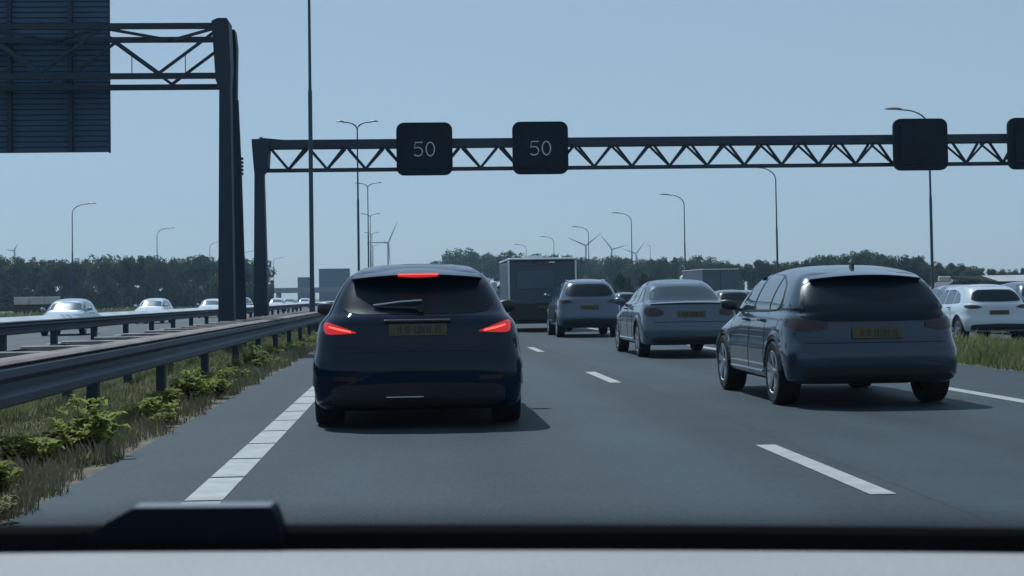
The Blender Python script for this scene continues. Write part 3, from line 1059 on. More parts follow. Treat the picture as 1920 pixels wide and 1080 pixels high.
# --- grey hatchback, wide black tailgate glass
p_grey = paint('graphite_grey', (0.034, 0.052, 0.08), 0.25, 0.22, 1.0, 0.15)
def big_hatch(label):
    t = thing('hatchback_car', label, 'car')
    H2 = scaled(HATCH, 0.985, 4.36 / 4.3, 0.968)
    for k in H2:
        if k[0] > 1.0:
            k[2] -= 0.05
            k[4] *= 1.05
            k[5] *= 0.8
    for k, (za, wa) in zip(H2, ((0.24, 0.82), (0.285, 0.885), (0.44, 0.90))):
        k[0] = k[1] = za
        k[4] = wa
    b = Body(H2, 4.36, (0.82, 3.46))
    b.mesh().build('body', p_grey, t, True, angle=40)
    under(t, b, 4.36, z0=0.24)
    patch(b, 'rear', [-0.74, -0.66, -0.5, 0, 0.5, 0.66, 0.74], [0.93, 0.89, 0.875, 0.87, 0.875, 0.89, 0.93], [1.03, 1.25, 1.325, 1.335, 1.325, 1.25, 1.03], 0.008, 36, 12).build('rear_window', m_glass, t, True)
    sp = MB()
    V, F = [], []
    n = 22
    for i in range(n + 1):
        u = -1 + 2 * i / n
        x_ = 0.585 * u
        dy = 0.1 * abs(u) ** 3
        dz = 0.04 * u * u
        V += [(x_, 0.33 + dy, 1.332 - dz), (x_, 0.315 + dy, 1.346 - dz), (x_ * 0.97, 0.46 + dy * 0.6, 1.375 - dz), (x_ * 0.92, 0.84, 1.417 - dz * 1.1), (x_ * 0.93, 0.72, 1.35 - dz), (x_ * 0.98, 0.45 + dy * 0.7, 1.32 - dz)]
    for i in range(n):
        for k in range(6):
            F.append((i * 6 + k, i * 6 + (k + 1) % 6, i * 6 + 6 + (k + 1) % 6, i * 6 + 6 + k))
    F += [tuple(range(6)), tuple(n * 6 + k for k in range(5, -1, -1))]
    sp.add(V, F)
    sp.build('roof_spoiler', p_grey, t, True, angle=40)
    for sg in (-1, 1):
        us = [0.50, 0.58, 0.70, 0.80, 0.86]
        lo = [0.815, 0.79, 0.78, 0.785, 0.83]
        hi = [0.865, 0.885, 0.90, 0.91, 0.90]
        if sg < 0:
            us, lo, hi = [-u for u in us[::-1]], lo[::-1], hi[::-1]
        patch(b, 'rear', us, lo, hi, 0.012, 14, 5, 0.03).build('tail_light', m_red_off, t, True)
    plate(t, b.rearY(0, 0.73) - 0.012, 0.755, tilt=-0.12, seed=5)
    patch(b, 'rear', [-0.76, -0.7, 0, 0.7, 0.76], [0.29, 0.275, 0.27, 0.275, 0.29], [0.38, 0.42, 0.43, 0.42, 0.38], 0.008, 30, 4).build('bumper_skirt', m_trim, t, True)
    gm = MB()
    gm.tube([(x_, b.rearY(x_, 0.66) - 0.001, 0.66) for x_ in np.linspace(-0.72, 0.72, 25)], 0.005, 5)
    gm.build('tailgate_gap', m_trim, t)
    side_windows(t, b, [([0.80, 0.9, 1.2], [1.03, 1.0, 0.99], [1.12, 1.24, 1.33]), ([1.27, 1.55, 1.95], [0.99, 0.985, 0.98], [1.345, 1.37, 1.375]),
                        ([2.03, 2.3, 2.85, 3.1], [0.98, 0.975, 0.97, 1.0], [1.375, 1.365, 1.15, 1.02])], m_sideglass,
                 ([0.72, 0.9, 1.3, 2.2, 2.85, 3.2], [1.02, 0.985, 0.97, 0.96, 0.955, 0.985], [1.06, 1.26, 1.365, 1.395, 1.175, 1.0]))
    patch(b, 'front', [-0.66, 0, 0.66], [1.03, 1.02, 1.03], [1.35, 1.38, 1.35], 0.006).build('windscreen', m_glass, t, True)
    lines_on_side(t, b, [1.25, 2.02, 3.02], 0.3, 0.95)
    handles(t, b, [1.42, 2.22], 0.88)
    for sg in (-1, 1):
        pts = [(sg * (b.sideX(y_, 0.33) + 0.004), y_, 0.33) for y_ in np.linspace(1.3, 2.98, 12)]
        MB().tube(pts, 0.014, 6).build('sill_trim', m_chrome, t, True)
    wheels(t, 0.785, b.wheels, 0.335, 0.24)
    arch_trim(t, b, 0.8)
    mirrors(t, 0.83, 2.85, 1.03, m_trim, 0.82)
    fin = MB().prism([(0.86, 1.40), (1.02, 1.42), (0.89, 1.475), (0.87, 1.475)], 'x', -0.014, 0.014)
    fin.build('roof_antenna', m_trim, t)
    return t
t = big_hatch('grey hatchback with wide black rear glass in the next lane')
place(t, 4.66, 15.6)

# --- silver-grey sedan
p_silver = paint('silver_grey', (0.085, 0.11, 0.15), 0.3, 0.25, 1.0)
def sedan(label, pm, lit=False):
    t = thing('sedan_car', label, 'car')
    b = Body(SEDAN, 4.7, (0.98, 3.82), 0.6, 0.33)
    b.mesh().build('body', pm, t, True, angle=40)
    under(t, b, 4.7, z0=0.22)
    patch(b, 'rear', [-0.66, -0.6, -0.45, 0, 0.45, 0.6, 0.66], [1.075, 1.06, 1.055, 1.055, 1.055, 1.06, 1.075], [1.10, 1.23, 1.325, 1.345, 1.325, 1.23, 1.10], 0.01, 34, 8).build('rear_window', m_rearglass, t, True)
    for sg in (-1, 1):
        us = [0.52, 0.60, 0.72, 0.82, 0.85]
        lo = [0.80, 0.775, 0.765, 0.775, 0.82]
        hi = [0.86, 0.905, 0.93, 0.935, 0.90]
        if sg < 0:
            us, lo, hi = [-u for u in us[::-1]], lo[::-1], hi[::-1]
        patch(b, 'rear', us, lo, hi, 0.01, 14, 5, 0.03).build('tail_light', m_red_off, t, True)
    plate(t, b.rearY(0, 0.80) - 0.012, 0.80, tilt=-0.1, seed=6)
    lid = MB()
    V, F = [], []
    for i in range(21):
        u = -1 + 2 * i / 20
        x_ = 0.74 * u
        y_ = b.rearY(x_, 0.99)
        V += [(x_, y_ - 0.035, 1.015 - 0.02 * u * u), (x_, y_ + 0.09, 1.035 - 0.02 * u * u), (x_, y_ + 0.02, 0.985 - 0.02 * u * u)]
    for i in range(20):
        for k in range(3):
            F.append((i * 3 + k, i * 3 + (k + 1) % 3, i * 3 + 3 + (k + 1) % 3, i * 3 + 3 + k))
    F += [(0, 1, 2), (62, 61, 60)]
    lid.add(V, F).build('boot_lip', pm, t, True)
    gm = MB()
    gm.tube([(x_, b.rearY(x_, 0.66) - 0.001, 0.66) for x_ in np.linspace(-0.7, 0.7, 25)], 0.006, 5)
    gm.build('boot_gap', m_trim, t)
    patch(b, 'rear', [-0.74, -0.68, 0, 0.68, 0.74], [0.3, 0.285, 0.28, 0.285, 0.3], [0.35, 0.38, 0.39, 0.38, 0.35], 0.008, 30, 4).build('bumper_skirt', m_trim, t, True)
    side_windows(t, b, [([1.18, 1.35, 1.6], [1.03, 1.01, 1.0], [1.06, 1.22, 1.30]), ([1.68, 1.95, 2.2], [1.0, 0.99, 0.98], [1.315, 1.34, 1.345]),
                        ([2.28, 2.5, 2.95, 3.25], [0.98, 0.975, 0.97, 0.985], [1.345, 1.325, 1.10, 1.0])], m_sideglass)
    patch(b, 'front', [-0.62, 0, 0.62], [1.01, 1.0, 1.01], [1.33, 1.355, 1.33], 0.006).build('windscreen', m_glass, t, True)
    lines_on_side(t, b, [1.62, 2.24, 3.2], 0.3, 0.95)
    handles(t, b, [1.75, 2.5], 0.9)
    for sg in (-1, 1):
        pts = [(sg * (b.sideX(y_, 0.33) + 0.003), y_, 0.33) for y_ in np.linspace(1.45, 3.35, 12)]
        MB().tube(pts, 0.014, 6).build('sill_trim', m_chrome, t, True)
        us = [0.45, 0.6, 0.75]
        if sg < 0:
            us = [-u for u in us[::-1]]
        patch(b, 'front', us, [0.56, 0.56, 0.58], [0.64, 0.66, 0.66], 0.01, 8, 4, 0.03).build('headlight', m_head, t, True)
    wheels(t, 0.775, b.wheels, 0.33)
    arch_trim(t, b, 0.8)
    mirrors(t, 0.80, 3.0, 1.03, pm)
    return t
t = sedan('silver-grey sedan in the next lane, second in line beside us', p_silver)
place(t, 5.08, 28.6)

# --- crossover in front of the sedan, and the parallel-road cars
def crossover(label, pm, sx=1.0, sy=1.0, sz=1.08, rails=True, facing=False, lights_lit=False):
    t = thing('crossover_car' if sz > 1.05 else 'hatchback_car', label, 'car')
    K = scaled(HATCH, sx, sy, sz)
    for k in K:
        if k[0] > 1.03 * sz:
            k[2] -= 0.04
            k[4] *= 1.02
    for k, (za, wa) in zip(K, ((0.27, 0.80), (0.32, 0.88), (0.45, 0.91))):
        k[0] = k[1] = za * sz
        k[4] = wa * sx
    b = Body(K, 4.3 * sy, (0.8 * sy, 3.42 * sy), 0.55, 0.325 * (0.5 + 0.5 * sz), 3)
    b.mesh().build('body', pm, t, True, angle=40)
    under(t, b, 4.3 * sy, 0.7 * sx, 0.24)
    patch(b, 'rear', [-0.67 * sx, -0.6 * sx, -0.45 * sx, 0, 0.45 * sx, 0.6 * sx, 0.67 * sx], [v * sz for v in (1.10, 1.07, 1.055, 1.05, 1.055, 1.07, 1.10)], [v * sz for v in (1.14, 1.28, 1.36, 1.37, 1.36, 1.28, 1.14)], 0.009, 30, 8).build('rear_window', m_glass, t, True)
    for sg in (-1, 1):
        us = [0.48 * sx, 0.6 * sx, 0.75 * sx, 0.85 * sx]
        lo = [0.90 * sz, 0.875 * sz, 0.87 * sz, 0.90 * sz]
        hi = [0.92 * sz, 0.96 * sz, 0.98 * sz, 0.96 * sz]
        if sg < 0:
            us, lo, hi = [-u for u in us[::-1]], lo[::-1], hi[::-1]
        patch(b, 'rear', us, lo, hi, 0.012, 12, 4, 0.03).build('tail_light', m_red_off, t, True)
        us = [0.45 * sx, 0.6 * sx, 0.74 * sx]
        if sg < 0:
            us = [-u for u in us[::-1]]
        patch(b, 'front', us, [0.58 * sz, 0.58 * sz, 0.60 * sz], [0.66 * sz, 0.67 * sz, 0.67 * sz], 0.01, 8, 4, 0.03).build('headlight', m_head, t, True)
    plate(t, b.rearY(0, 0.76 * sz) - 0.012, 0.77 * sz, tilt=-0.1)
    patch(b, 'rear', [-0.78 * sx, -0.7 * sx, 0, 0.7 * sx, 0.78 * sx], [v * sz for v in (0.33, 0.315, 0.31, 0.315, 0.33)], [v * sz for v in (0.42, 0.46, 0.48, 0.46, 0.42)], 0.008, 26, 4).build('bumper_skirt', m_trim, t, True)
    patch(b, 'front', [-0.6 * sx, 0, 0.6 * sx], [0.3 * sz] * 3, [0.45 * sz] * 3, 0.008, 12, 4).build('grille', m_trim, t, True)
    side_windows(t, b, [([0.85 * sy, 1.0 * sy, 1.3 * sy], [1.04 * sz, 1.02 * sz, 1.0 * sz], [1.1 * sz, 1.25 * sz, 1.33 * sz]), ([1.38 * sy, 1.6 * sy, 2.0 * sy], [1.0 * sz, 0.995 * sz, 0.99 * sz], [1.34 * sz, 1.37 * sz, 1.37 * sz]),
                        ([2.08 * sy, 2.3 * sy, 2.8 * sy, 3.1 * sy], [0.99 * sz, 0.985 * sz, 0.98 * sz, 1.0 * sz], [1.37 * sz, 1.36 * sz, 1.17 * sz, 1.02 * sz])], m_sideglass)
    patch(b, 'front', [-0.68 * sx, 0, 0.68 * sx], [1.025 * sz, 1.015 * sz, 1.025 * sz], [1.36 * sz, 1.385 * sz, 1.36 * sz], 0.006, 20, 10).build('windscreen', m_wind, t, True)
    lines_on_side(t, b, [1.35 * sy, 2.04 * sy, 3.02 * sy], 0.32 * sz, 0.95 * sz)
    handles(t, b, [1.5 * sy, 2.25 * sy], 0.9 * sz)
    if rails:
        for sg in (-1, 1):
            MB().tube([(sg * 0.52 * sx, 0.8 * sy, 1.41 * sz), (sg * 0.53 * sx, 0.95 * sy, 1.47 * sz), (sg * 0.53 * sx, 1.9 * sy, 1.49 * sz), (sg * 0.52 * sx, 2.1 * sy, 1.43 * sz)], 0.018, 6).build('roof_rail', m_chrome, t, True)
    wheels(t, 0.785 * sx, b.wheels, 0.325 * (0.5 + 0.5 * sz))
    arch_trim(t, b, 0.8)
    mirrors(t, 0.83 * sx, 2.85 * sy, 1.06 * sz, pm)
    return t

m_wind = M('windscreen_glass', (0.035, 0.055, 0.075), 0.1, var=0.15, scale=2, spec=0.9, coat=1.0)
p_cool = paint('cool_silver', (0.09, 0.12, 0.165), 0.3, 0.25, 1.0)
p_white = paint('white', (0.5, 0.56, 0.62), 0.0, 0.3)
p_lblue = paint('pale_blue', (0.27, 0.34, 0.40), 0.2, 0.35)
p_black = paint('black', (0.02, 0.022, 0.027), 0.2, 0.3)
t = crossover('silver crossover car behind the motorhome, third in the next lane', p_cool, 0.985, 1.01, 1.085)
place(t, at(1105, 43.5), 43.5)

t = crossover('white hatchback on the parallel road beyond the grass verge', p_white, 0.97, 0.95, 1.0, rails=False)
place(t, at(1872, 40.0), 40.0, -0.2)
t = crossover('pale blue hatchback on the parallel road, mostly behind the white one', p_lblue, 0.97, 0.95, 1.02, rails=False)
place(t, at(1822, 51.0), 51.0, -0.2)
t = crossover('dark car on the parallel road cut by the picture edge', p_cool, 0.98, 1.0, 1.06, rails=False)
place(t, at(1962, 45.0), 45.0, -0.2)
t = crossover('dark car with a shiny roof seen between sedan and grey hatchback', p_black, 0.97, 1.0, 1.0, rails=False)
place(t, at(1378, 66.0), 66.0, -0.2)
t = crossover('dark car beyond the verge seen between crossover and sedan', p_black, 0.97, 1.0, 1.0, rails=False)
place(t, at(1176, 100.0), 100.0, -0.2)
t = crossover('grey car beyond the verge above the sedan mirror', p_cool, 0.97, 1.0, 1.0, rails=False)
place(t, at(1408, 80.0), 80.0, -0.2)

# --- oncoming cars
onc = [(147, 69, p_lblue, 1.0, 'pale oncoming hatchback with sun glinting on its windscreen, widest of the oncoming row'),
       (300, 100, p_white, 1.02, 'white oncoming car with sun glint, second in the oncoming row'),
       (404, 127, p_white, 0.98, 'white oncoming car half hidden by the median gantry legs'),
       (458, 160, p_cool, 1.08, 'oncoming silver car seen between the two gantry posts'),
       (522, 180, p_white, 1.0, 'white oncoming car just past the far gantry post'),
       (543, 205, p_lblue, 1.0, 'pale oncoming car behind the one by the far gantry post'),
       (572, 235, p_white, 0.98, 'tiny white oncoming car beside the thick lamp mast')]
for px, d, pm, sz, lab in onc:
    t = crossover(lab, pm, 0.98, 1.0, sz, rails=False)
    t['group'] = 'oncoming cars'
    place(t, at(px, d), d, -0.16, math.pi + heading(d) + (0.02 if d < 80 else -0.05))

# --- motorhome
m_lorry = M('lorry_panel', (0.07, 0.10, 0.14), 0.5, var=0.1, scale=1.0)
p_camper = M('camper_panel', (0.045, 0.068, 0.10), 0.5, var=0.1, scale=1.5, coat=0.1)
p_camper_w = M('camper_white', (0.68, 0.70, 0.71), 0.35, var=0.06, coat=0.3)
m_red_mark = M('camper_red', (0.09, 0.04, 0.055), 0.5)
t = thing('motorhome', 'boxy motorhome with white edge trim ahead of the crossover', 'motorhome')
W2, HT = 1.10, 2.35
MB().bbox(-W2, W2, 0.0, 5.2, 0.52, HT, 0.06).build('body', p_camper, t)
MB().bbox(-W2 - 0.015, W2 + 0.015, -0.03, 5.1, HT + 0.002, HT + 0.07, 0.02).build('roof', p_camper_w, t)
for sg in (-1, 1):
    MB().bbox(sg * W2 - 0.03, sg * W2 + 0.03, -0.03, 0.07, 0.62, HT - 0.02, 0.02).build('corner_trim', p_camper_w, t)
MB().bbox(-0.85, 0.35, -0.022, -0.002, 1.4, 2.0, 0.008).build('rear_window', m_lorry, t)
MB().bbox(-W2 - 0.01, W2 + 0.01, -0.07, -0.003, 0.36, 0.92, 0.03).build('rear_bumper', m_trim, t)
for sg in (-1, 1):
    MB().bbox(sg * 0.93 - 0.1, sg * 0.93 + 0.1, -0.09, -0.071, 0.6, 0.75, 0.008).build('tail_light', m_red_off, t)
    MB().bbox(sg * 0.95 - 0.05, sg * 0.95 + 0.05, -0.05, -0.02, HT + 0.01 + 0.062, HT + 0.15, 0.01).build('marker_lamp', p_camper_w, t)
MB().bbox(-0.25, 0.35, -0.012, -0.001, 2.18, 2.25, 0.003).build('lettering_stripe', m_red_mark, t)
MB().bbox(0.22, 0.42, -0.014, -0.001, 2.26, 2.29, 0.003).build('grab_handle', m_chrome, t)
MB().bbox(-0.33, -0.2, -0.013, -0.001, 2.24, 2.33, 0.004).build('emblem', m_trim, t)
plate(t, -0.08, 0.82, x=0.1)
MB().bbox(-0.5, 0.1, 1.2, 1.9, HT + 0.072, HT + 0.18, 0.03).build('roof_hatch', p_camper_w, t)
MB().bbox(-1.0, 1.0, 5.2, 6.4, 0.35, 2.0, 0.2).build('cab', p_camper_w, t)
for sg in (-1, 1):
    MB().bbox(sg * 1.27 - 0.1, sg * 1.27 + 0.1, 5.55, 5.65, 1.35, 1.72, 0.03).build('wing_mirror', p_camper_w, t)
    MB().bar((sg * 1.0, 5.6, 1.5), (sg * 1.2, 5.6, 1.5), 0.05).build('mirror_arm', m_trim, t)
MB().box(-0.85, 0.85, 0.2, 6.2, 0.26, 0.515).build('underbody', m_trim, t)
wheels(t, 0.98, (1.3, 5.4), 0.34, 0.22, False)
place(t, at(1016, 51.5), 51.5)

# --- box lorry behind the sedan's roof, on the parallel road
t = thing('box_lorry', 'grey box lorry with a pale front edge above the sedan roof', 'lorry')
MB().bbox(-1.25, 1.25, 0, 6.5, 0.95, 3.0, 0.03).build('cargo_box', m_lorry, t)
for sg in (-1, 1):
    MB().box(sg * 1.25 - 0.04, sg * 1.25 + 0.04, -0.02, 0.06, 0.97, 2.98).build('corner_post', m_lorry, t)
MB().box(-1.27, 1.27, -0.03, 6.5, 3.003, 3.06).build('roof_edge', p_camper_w, t)
MB().box(-0.02, 0.02, -0.02, 0.0, 1.0, 2.95).build('door_gap', m_trim, t)
MB().bbox(-1.1, 1.1, 6.6, 8.2, 0.6, 2.75, 0.15).build('cab', p_camper_w, t)
MB().box(-0.5, 0.5, 0.1, 8.0, 0.55, 0.94).build('chassis', m_trim, t)
wheels(t, 1.05, (1.4, 6.9), 0.45, 0.28, False)
place(t, at(1350, 108), 108, -0.2, 0.05)

# ------------------------------------------------------------------ far background
m_conc = M('concrete', (0.20, 0.21, 0.22), 0.8, var=0.2, scale=0.4)
m_block = M('far_facade', (0.04, 0.065, 0.10), 0.7, var=0.12, scale=0.3)
m_roofl = M('pale_roof', (0.36, 0.37, 0.37), 0.6, var=0.12, scale=0.4)
m_shed = M('shed_wall', (0.05, 0.055, 0.06), 0.8, var=0.2, scale=0.6)
m_whitewall = M('white_board', (0.45, 0.45, 0.42), 0.7, var=0.2, scale=1.5)
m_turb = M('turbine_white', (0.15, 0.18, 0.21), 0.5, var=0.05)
m_winfar = M('far_window', (0.03, 0.05, 0.08), 0.4)

# overpass
OD = 560.0
t = thing('overpass', 'low dark road overpass crossing far ahead past the end of the trees', 'bridge', (at(575, OD), OD, 0))
MB().bbox(-26, 22, -5, 5, 3.4, 4.7, 0.1).build('deck', m_conc, t)
MB().box(-26, 22, -5.2, -5.0, 4.6, 5.2).build('parapet', m_conc, t)
for xx in (-22, -10, 2, 14):
    MB().bbox(xx - 0.6, xx + 0.6, -4, 4, -0.3, 3.39, 0.1).build('pier', m_conc, t)

def block(px0, px1, d, h, label, rows, cols):
    x0, x1 = at(px0, d), at(px1, d)
    t = thing('office_building', label, 'building', ((x0 + x1) / 2, d, 0))
    wv = (x1 - x0) / 2
    MB().bbox(-wv, wv, 0, 14, -0.3, h, 0.1).build('wall', m_block, t)
    MB().box(-wv - 0.1, wv + 0.1, -0.15, 14, h + 0.003, h + 0.35).build('roof', m_block, t)
    wd = MB().box(-0.42 * 2 * wv / cols, 0.42 * 2 * wv / cols, -0.06, 0.0, 0, 1.1).data('window', m_winfar)
    for r_ in range(rows):
        for c in range(cols):
            ob('window', wd, t, (-wv + (c + 0.5) * 2 * wv / cols, -0.003, 1.5 + r_ * (h - 1.5) / rows))
block(597, 653, 640, 13.0, 'flat blue-grey office block behind the dark hatchback roof', 4, 3)
block(557, 580, 700, 10.5, 'smaller flat grey block beside the thick lamp mast', 3, 2)

# low shed with a pale fascia beyond the oncoming road
t = thing('roadside_shed', 'low dark shed with a pale board fascia beyond the oncoming cars', 'shed', (at(72, 140), 140, -0.2))
MB().box(-2.2, 2.0, 0, 4, 0, 1.25).build('wall', m_shed, t)
for k in range(3):
    MB().bbox(-2.1 + k * 1.33, -2.1 + k * 1.33 + 1.31, -0.25, -0.1, 1.26, 1.92, 0.02).build('fascia_board', m_whitewall, t)
MB().prism([(-2.3, 1.26), (2.3, 1.26), (2.1, 1.9), (-2.2, 1.9)], 'y', -0.09, 4.0).build('roof', m_shed, t)
MB().box(-0.5, 0.1, -0.06, -0.003, 0.45, 0.55).build('wall_sign', m_whitewall, t)

# low hall with pale roof at the far side of the parallel road
HD = 190.0
t = thing('farm_hall', 'long low hall with a pale sloping roof at the picture edge', 'hall', (at(1845, HD), HD, 0))
MB().box(1.6, 30, 0, 16, -0.3, 2.05).build('wall', m_shed, t)
MB().add([(0, 1.2, 2.86), (30, 1.2, 2.86), (30, -0.9, 2.1), (1.4, -0.9, 2.1), (0, 14, 2.9), (30, 14, 2.9)], [(0, 3, 2, 1), (0, 1, 5, 4), (0, 4, 3), (3, 4, 5, 2), (1, 2, 5)]).build('roof', m_roofl, t)
for k in range(5):
    MB().box(4 + k * 3, 6.2 + k * 3, -0.06, -0.003, 1.0, 1.8).build('window', m_winfar, t)
t = thing('farm_hall', 'small dark barn under the trees next to the pale-roofed hall', 'barn', (at(1770, 200), 200, 0))
MB().box(0, 5, 0, 6, -0.3, 1.3).build('wall', m_shed, t)
MB().prism([(-0.3, 1.3), (5.3, 1.3), (4.2, 2.2), (1.0, 2.2)], 'y', -0.3, 6.3).build('roof', m_shed, t)
MB().bbox(-1.2, 0.3, -1.4, -0.8, 2.2, 2.9, 0.08).build('white_tank', m_whitewall, t)

# wind turbines
def turbine(px, py_hub, d, blade, angles, label, yaw=0.0):
    hz = CAM_H + (555 - 0.0148 * (px - 960) - py_hub) * d / FPX
    t = thing('wind_turbine', label, 'wind turbine', (at(px, d), d, 0), yaw, 'wind turbines')
    MB().tube([(0, 0, -1), (0, 0, hz - 0.5)], [0.9, 0.55], 12).build('tower', m_turb, t, True)
    MB().bbox(-0.7, 0.7, -1.2, 3, hz - 0.65, hz + 0.7, 0.2).build('nacelle', m_turb, t)
    MB().lathe([(0.01, -2.2), (0.45, -2.0), (0.7, -1.6), (0.7, -1.2)], 12, 'y', (0, 0, hz)).build('hub', m_turb, t, True)
    for a in angles:
        a = R(a)
        dx, dz = math.sin(a), math.cos(a)
        pts = [(dx * r, -1.6, hz + dz * r) for r in (0.4, blade * 0.15, blade * 0.5, blade)]
        MB().tube(pts, [0.5, 0.72, 0.5, 0.16], 8).build('blade', m_turb, t, True)
    return t
TD = 1300
turbine(727, 455, TD, 18.5, (25, -90, 176), 'wind turbine standing alone above the dark hatchback roof', 0.3)
turbine(1098, 460, TD, 16.7, (52, -66, 180), 'wind turbine above the motorhome and crossover, largest of three')
turbine(1147, 467, TD + 90, 15.3, (75, -38, 190), 'middle wind turbine of the three above the crossover')
turbine(1192, 475, TD + 230, 13.9, (38, -70, 170), 'lowest wind turbine of the three above the sedan')
turbine(26, 472, TD + 280, 8.4, (30, -80, 160), 'faint small wind turbine above the tree belt by the oncoming road')

# ------------------------------------------------------------------ trees
m_bark = M('bark', (0.06, 0.055, 0.05), 0.9, var=0.3, scale=4)
m_bark_p = M('pale_bark', (0.46, 0.47, 0.44), 0.85, var=0.3, scale=3)
LEAF = [M('leaf_dark', (0.03, 0.05, 0.022), 0.6, scale=0.7, col2=(0.06, 0.085, 0.04), info=0.3, spec=0.05, trans=0.35),
        M('leaf_mid', (0.04, 0.06, 0.025), 0.6, scale=0.7, col2=(0.08, 0.105, 0.045), info=0.3, spec=0.05, trans=0.35)]

def leaf_cloud(rng, blobs, n, size):
    """many small leaf faces spread through a set of ellipsoid clumps"""
    bl = np.array(blobs)
    vol = bl[:, 3] * bl[:, 4] * bl[:, 5]
    idx = rng.choice(len(bl), n, p=vol / vol.sum())
    d = rng.normal(size=(n, 3))
    d /= np.linalg.norm(d, axis=1)[:, None]
    r = rng.uniform(0.45, 1.0, n) ** 0.6
    r *= 1 + 0.12 * rng.normal(size=n)
    c = bl[idx, :3] + d * r[:, None] * bl[idx, 3:6]
    nrm = d * 0.6 + rng.normal(size=(n, 3)) * 0.6 + np.array([0, 0, 0.4])
    nrm /= np.linalg.norm(nrm, axis=1)[:, None]
    ref = rng.normal(size=(n, 3))
    u = np.cross(nrm, ref)
    u /= np.linalg.norm(u, axis=1)[:, None]
    v = np.cross(nrm, u)
    s = size * rng.uniform(0.6, 1.3, n)[:, None]
    P = np.stack([c - u * s, c - v * s * 0.55, c + u * s, c + v * s * 0.55], 1)
    return P.reshape(-1, 3)

def quads_mesh(name, P, mat):
    me = bpy.data.meshes.new(name)
    n = len(P) // 4
    me.vertices.add(len(P))
    me.vertices.foreach_set('co', P.astype(np.float32).ravel())
    me.loops.add(len(P))
    me.loops.foreach_set('vertex_index', np.arange(len(P), dtype=np.int32))
    me.polygons.add(n)
    me.polygons.foreach_set('loop_start', np.arange(0, len(P), 4, dtype=np.int32))
    me.materials.append(mat)
    me.update(calc_edges=True)
    me.validate()
    return me

TREE = []
for v in range(7):
    rng = np.random.default_rng(100 + v)
    H = 10.0
    blobs = []
    wid = [3.6, 3.0, 4.2, 3.4, 2.6, 3.8, 2.9][v]
    blobs.append((0, 0, H * 0.66, wid * 0.62, wid * 0.62, H * 0.22))
    for k in range(11 + v % 3):
        a = rng.uniform(0, 2 * math.pi)
        rr = wid * rng.uniform(0.3, 0.8)
        zz = H * rng.uniform(0.42, 0.86)
        s_ = wid * rng.uniform(0.25, 0.42) * (1.1 - 0.5 * abs(zz / H - 0.6))
        blobs.append((rr * math.cos(a), rr * math.sin(a), zz, s_ * 1.2, s_ * 1.2, s_ * 0.85))
    for k in range(4):
        blobs.append((rng.uniform(-1, 1) * wid * 0.4, rng.uniform(-1, 1) * wid * 0.4, H * rng.uniform(0.82, 0.92), wid * 0.26, wid * 0.26, H * 0.075))
    crown = quads_mesh('crown', leaf_cloud(rng, blobs, 3800, 0.24), LEAF[v % 2])
    tr = MB().tube([(0, 0, -0.4), (0.05, 0, 2), (-0.06, 0.08, 4.5), (0.05, 0, 7.4)], [0.28, 0.22, 0.17, 0.05], 8)
    for k in range(6):
        bx, by, bz = blobs[1 + k][:3]
        z0 = H * (0.22 + 0.05 * k)
        tr.tube([(0, 0, z0), (bx * 0.5, by * 0.5, (z0 + bz) / 2), (bx, by, bz)], [0.11, 0.07, 0.03], 6)
    TREE.append((tr.data('trunk', m_bark, True), crown))
BIRCH = MB().tube([(0, 0, -0.3), (0.1, 0, 2), (-0.05, 0, 4.5), (0.1, 0, 8)], [0.2, 0.17, 0.13, 0.04], 8)
for k in range(5):
    a = k * 1.4
    BIRCH.tube([(0, 0, 1.6 + 0.7 * k), (0.6 * math.cos(a), 0.6 * math.sin(a), 2.6 + 0.8 * k), (1.3 * math.cos(a), 1.3 * math.sin(a), 3.9 + 0.8 * k)], [0.1, 0.07, 0.03], 6)
BIRCH = BIRCH.data('trunk', m_bark_p, True)

def ordinal(n):
    if 10 <= n % 100 <= 20:
        return '%dth' % n
    return '%d%s' % (n, {1: 'st', 2: 'nd', 3: 'rd'}.get(n % 10, 'th'))

trng = random.Random(11)
def tree(px, ptop, d, v, label, group, birch=False, wide=1.0):
    yh = 555 - 0.0148 * (px - 960)
    h = CAM_H + (yh - ptop) * d / FPX
    s = h / 9.55
    t = thing('broadleaf_tree', label, 'tree', (at(px, d), d, -0.2), trng.uniform(0, 6.28), group)
    t.scale = (s * wide, s * wide, s)
    ob('trunk', BIRCH if birch else TREE[v][0], t)
    ob('crown', TREE[v][1], t)
    return t

def profile(pts, px):
    return float(np.interp(px, [p[0] for p in pts], [p[1] for p in pts]))

# belt beyond the oncoming road
PL = [(-60, 482), (0, 478), (20, 483), (50, 486), (70, 489), (90, 492), (110, 484), (135, 487), (160, 486), (190, 476), (215, 484), (240, 479), (270, 479), (295, 480), (310, 485), (340, 484), (360, 478), (390, 477), (420, 480), (455, 482), (480, 484), (500, 486), (508, 496)]
n = 1
px = -50.0
while px < 506:
    d = 300 + trng.uniform(-14, 14)
    tree(px, profile(PL, px) + trng.uniform(-1, 3), d, trng.randrange(7), '%s tree of the dark belt beyond the oncoming cars, counting from the shed end' % ordinal(n), 'trees beyond the oncoming road', wide=trng.uniform(0.75, 1.0))
    n += 1
    px += trng.uniform(17, 24)
